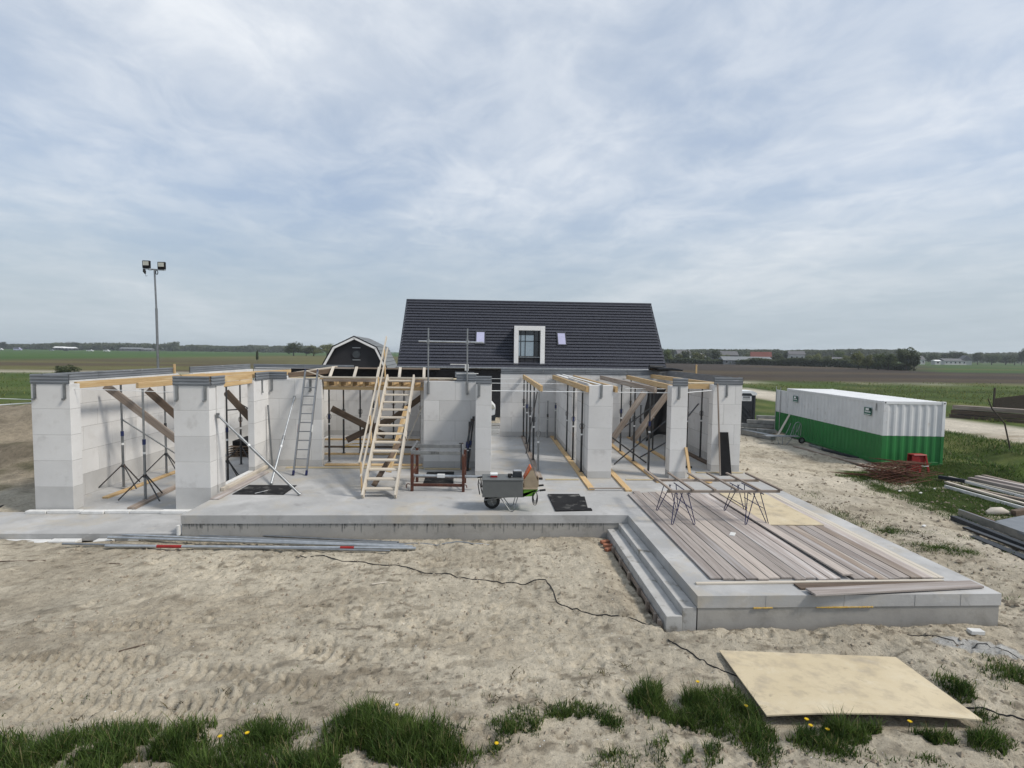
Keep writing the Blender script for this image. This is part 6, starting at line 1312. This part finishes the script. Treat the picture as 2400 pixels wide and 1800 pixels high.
blades('meadow_tufts', 'meadow', sp, 'rough tufted meadow grass on both sides beyond the site', 'grass', 2)
sp = []
for i in range(150):
    x_, y_ = rg.uniform(-6, 8), rg.uniform(5.4, 10.8)
    for j in range(rg.randint(3, 8)): hh = rg.uniform(.02, .06); sp.append((x_+rg.gauss(0, .04), y_+rg.gauss(0, .04), hh, hh*1.3, rg.uniform(.003, .006)))
for (x_, y_) in ((1.55, 6.6), (1.85, 6.75), (1.3, 6.3), (.4, 6.5), (.1, 6.1), (1.1, 6.05), (-3.7, 6.2), (-4.6, 5.95), (-3.2, 6.35), (.7, 5.95)):
    for j in range(24): hh = rg.uniform(.03, .09); sp.append((x_+rg.gauss(0, .06), y_+rg.gauss(0, .05), hh, hh*1.2, rg.uniform(.005, .010)))
for i in range(260):      # torn roots along the old track edge right of the building
    u = rg.random(); x_ = 8.65+.9*u+rg.gauss(0, .12)+ (0.9*ss(np.array([u]), .3, 1.)[0]); y_ = 17.5-6.3*u+rg.gauss(0, .15)
    for j in range(5): hh = rg.uniform(.02, .08); sp.append((x_+rg.gauss(0, .06), y_+rg.gauss(0, .06), hh, hh*1.4, rg.uniform(.006, .014)))
blades('dry_weeds', 'weed', sp, 'sparse dry brown weeds and roots scattered on the sand', 'weeds')
for i, (x_, y_, h_) in enumerate(((-2.75, 5.35, .17), (-2.52, 5.45, .15), (-1.0, 5.75, .2), (.12, 5.28, .06), (2.62, 6.15, .2), (3.05, 5.78, .13), (3.55, 5.42, .16), (3.54, 5.33, .13), (3.75, 5.36, .10), (4.72, 5.40, .13))):
    z0 = gz(x_, y_); t = thing('dandelion', ('yellow dandelion in the left grass, nearer one', 'yellow dandelion in the left grass, farther one', 'yellow dandelion beside the tall middle tuft', 'low yellow dandelion on the bare sand in the middle', 'pale yellow dandelion above the tall tuft left of the plywood', 'dandelion at the left edge of the front plywood', 'upper of two dandelions at the near plywood edge', 'lower of two dandelions at the near plywood edge', 'small dandelion right of the pair at the plywood edge', 'dandelion at the near plywood edge, right part')[i], 'dandelion', (x_, y_, z0), 0, 'dandelions')
    pipe('stem', M['blade'], [(x_, y_, z0), (x_+.01, y_, z0+h_*.6), (x_+.015, y_, z0+h_)], .003, t, 5)
    mb = MB()
    for k in range(22):
        a = 2*pi*k/22; rr_ = .024 if k % 2 else .019; p = Vector((x_+.015, y_, z0+h_)); e_ = p+Vector((rr_*cos(a), rr_*sin(a), .010)); s_ = Vector((-sin(a), cos(a), 0))*.004
        mb.add([p-s_*.5, p+s_*.5, e_+s_, e_-s_], [(0, 1, 2, 3)])
    mb.tube([(x_+.015, y_, z0+h_-.004), (x_+.015, y_, z0+h_+.010)], [.010, .013], 8); mb.build('flower', M['petal'], t)

# ---------------------------------------------------------------- clods, stones and shell bits on the sand
def lumps(name, mt, n, smin, smax, label, cat, area, seed):
    r_ = np.random.RandomState(seed); mb_v = []; mb_f = []
    P = np.stack([r_.uniform(area[0], area[1], n), area[2]+(area[3]-area[2])*r_.rand(n)**1.4], 1)
    keep = fbm(P[:, 0], P[:, 1], .9, 3, seed) > .44
    keep &= ~((P[:, 0] > 2.6) & (P[:, 0] < 8.3) & (P[:, 1] > 7.6) & (P[:, 1] < 24)) & ~((P[:, 0] < 3.3) & (P[:, 1] > 11.7) & (P[:, 0] > -40) & (P[:, 0] < 3.3)) & ~((P[:, 0] > 3.15) & (P[:, 0] < 5.75) & (P[:, 1] > 5.4) & (P[:, 1] < 7.1))
    P = P[keep]; Z_ = ground_h(P[:, 0], P[:, 1])
    base = np.array([(1, 0, 0), (0, 1, 0), (-1, 0, 0), (0, -1, 0), (0, 0, .8), (0, 0, -.6)])
    fc = [(0, 1, 4), (1, 2, 4), (2, 3, 4), (3, 0, 4), (1, 0, 5), (2, 1, 5), (3, 2, 5), (0, 3, 5)]
    for (px, py), pz in zip(P, Z_):
        s = smin+(smax-smin)*r_.rand()**2.5; a = r_.rand()*6.28; q = base*(s*(.6+.8*r_.rand(6, 3))); c_, s_ = cos(a), sin(a); k = len(mb_v)
        for v in q: mb_v.append((px+v[0]*c_-v[1]*s_, py+v[0]*s_+v[1]*c_, pz+v[2]+s*.15))
        mb_f.extend([tuple(i+k for i in f) for f in fc])
    o = MB().add(mb_v, mb_f).build(name, M[mt]); return tag(o, label, cat, kind='stuff')
lumps('sand_clods', 'clod', 9000, .006, .035, 'small clods and stones scattered over the trodden sand', 'clods', (-9, 12, 4.8, 11.7), 3)
lumps('shell_bits', 'signwhite', 900, .003, .010, 'tiny white shell bits scattered over the sand', 'shell bits', (-7, 9, 4.8, 11), 4)
lumps('road_clods', 'clod', 2500, .01, .06, 'dark clods along the rutted sand beside the container', 'clods', (8.4, 15, 8, 27), 6)

# ---------------------------------------------------------------- air
hb = MB().box(-2750, 2750, -90, 3350, -2.5, 17.).build('haze', bpy.data.materials.new('haze_air'))
hm = hb.data.materials[0]; hm.use_nodes = True; hn = hm.node_tree; hn.nodes.clear()
pv = hn.nodes.new('ShaderNodeVolumePrincipled'); pv.inputs['Color'].default_value = (.80, .86, .92, 1); pv.inputs['Density'].default_value = .00024; pv.inputs['Anisotropy'].default_value = .2
ho = hn.nodes.new('ShaderNodeOutputMaterial'); hn.links.new(pv.outputs[0], ho.inputs['Volume'])
tag(hb, 'thin pale haze over the fields', 'haze', kind='stuff')
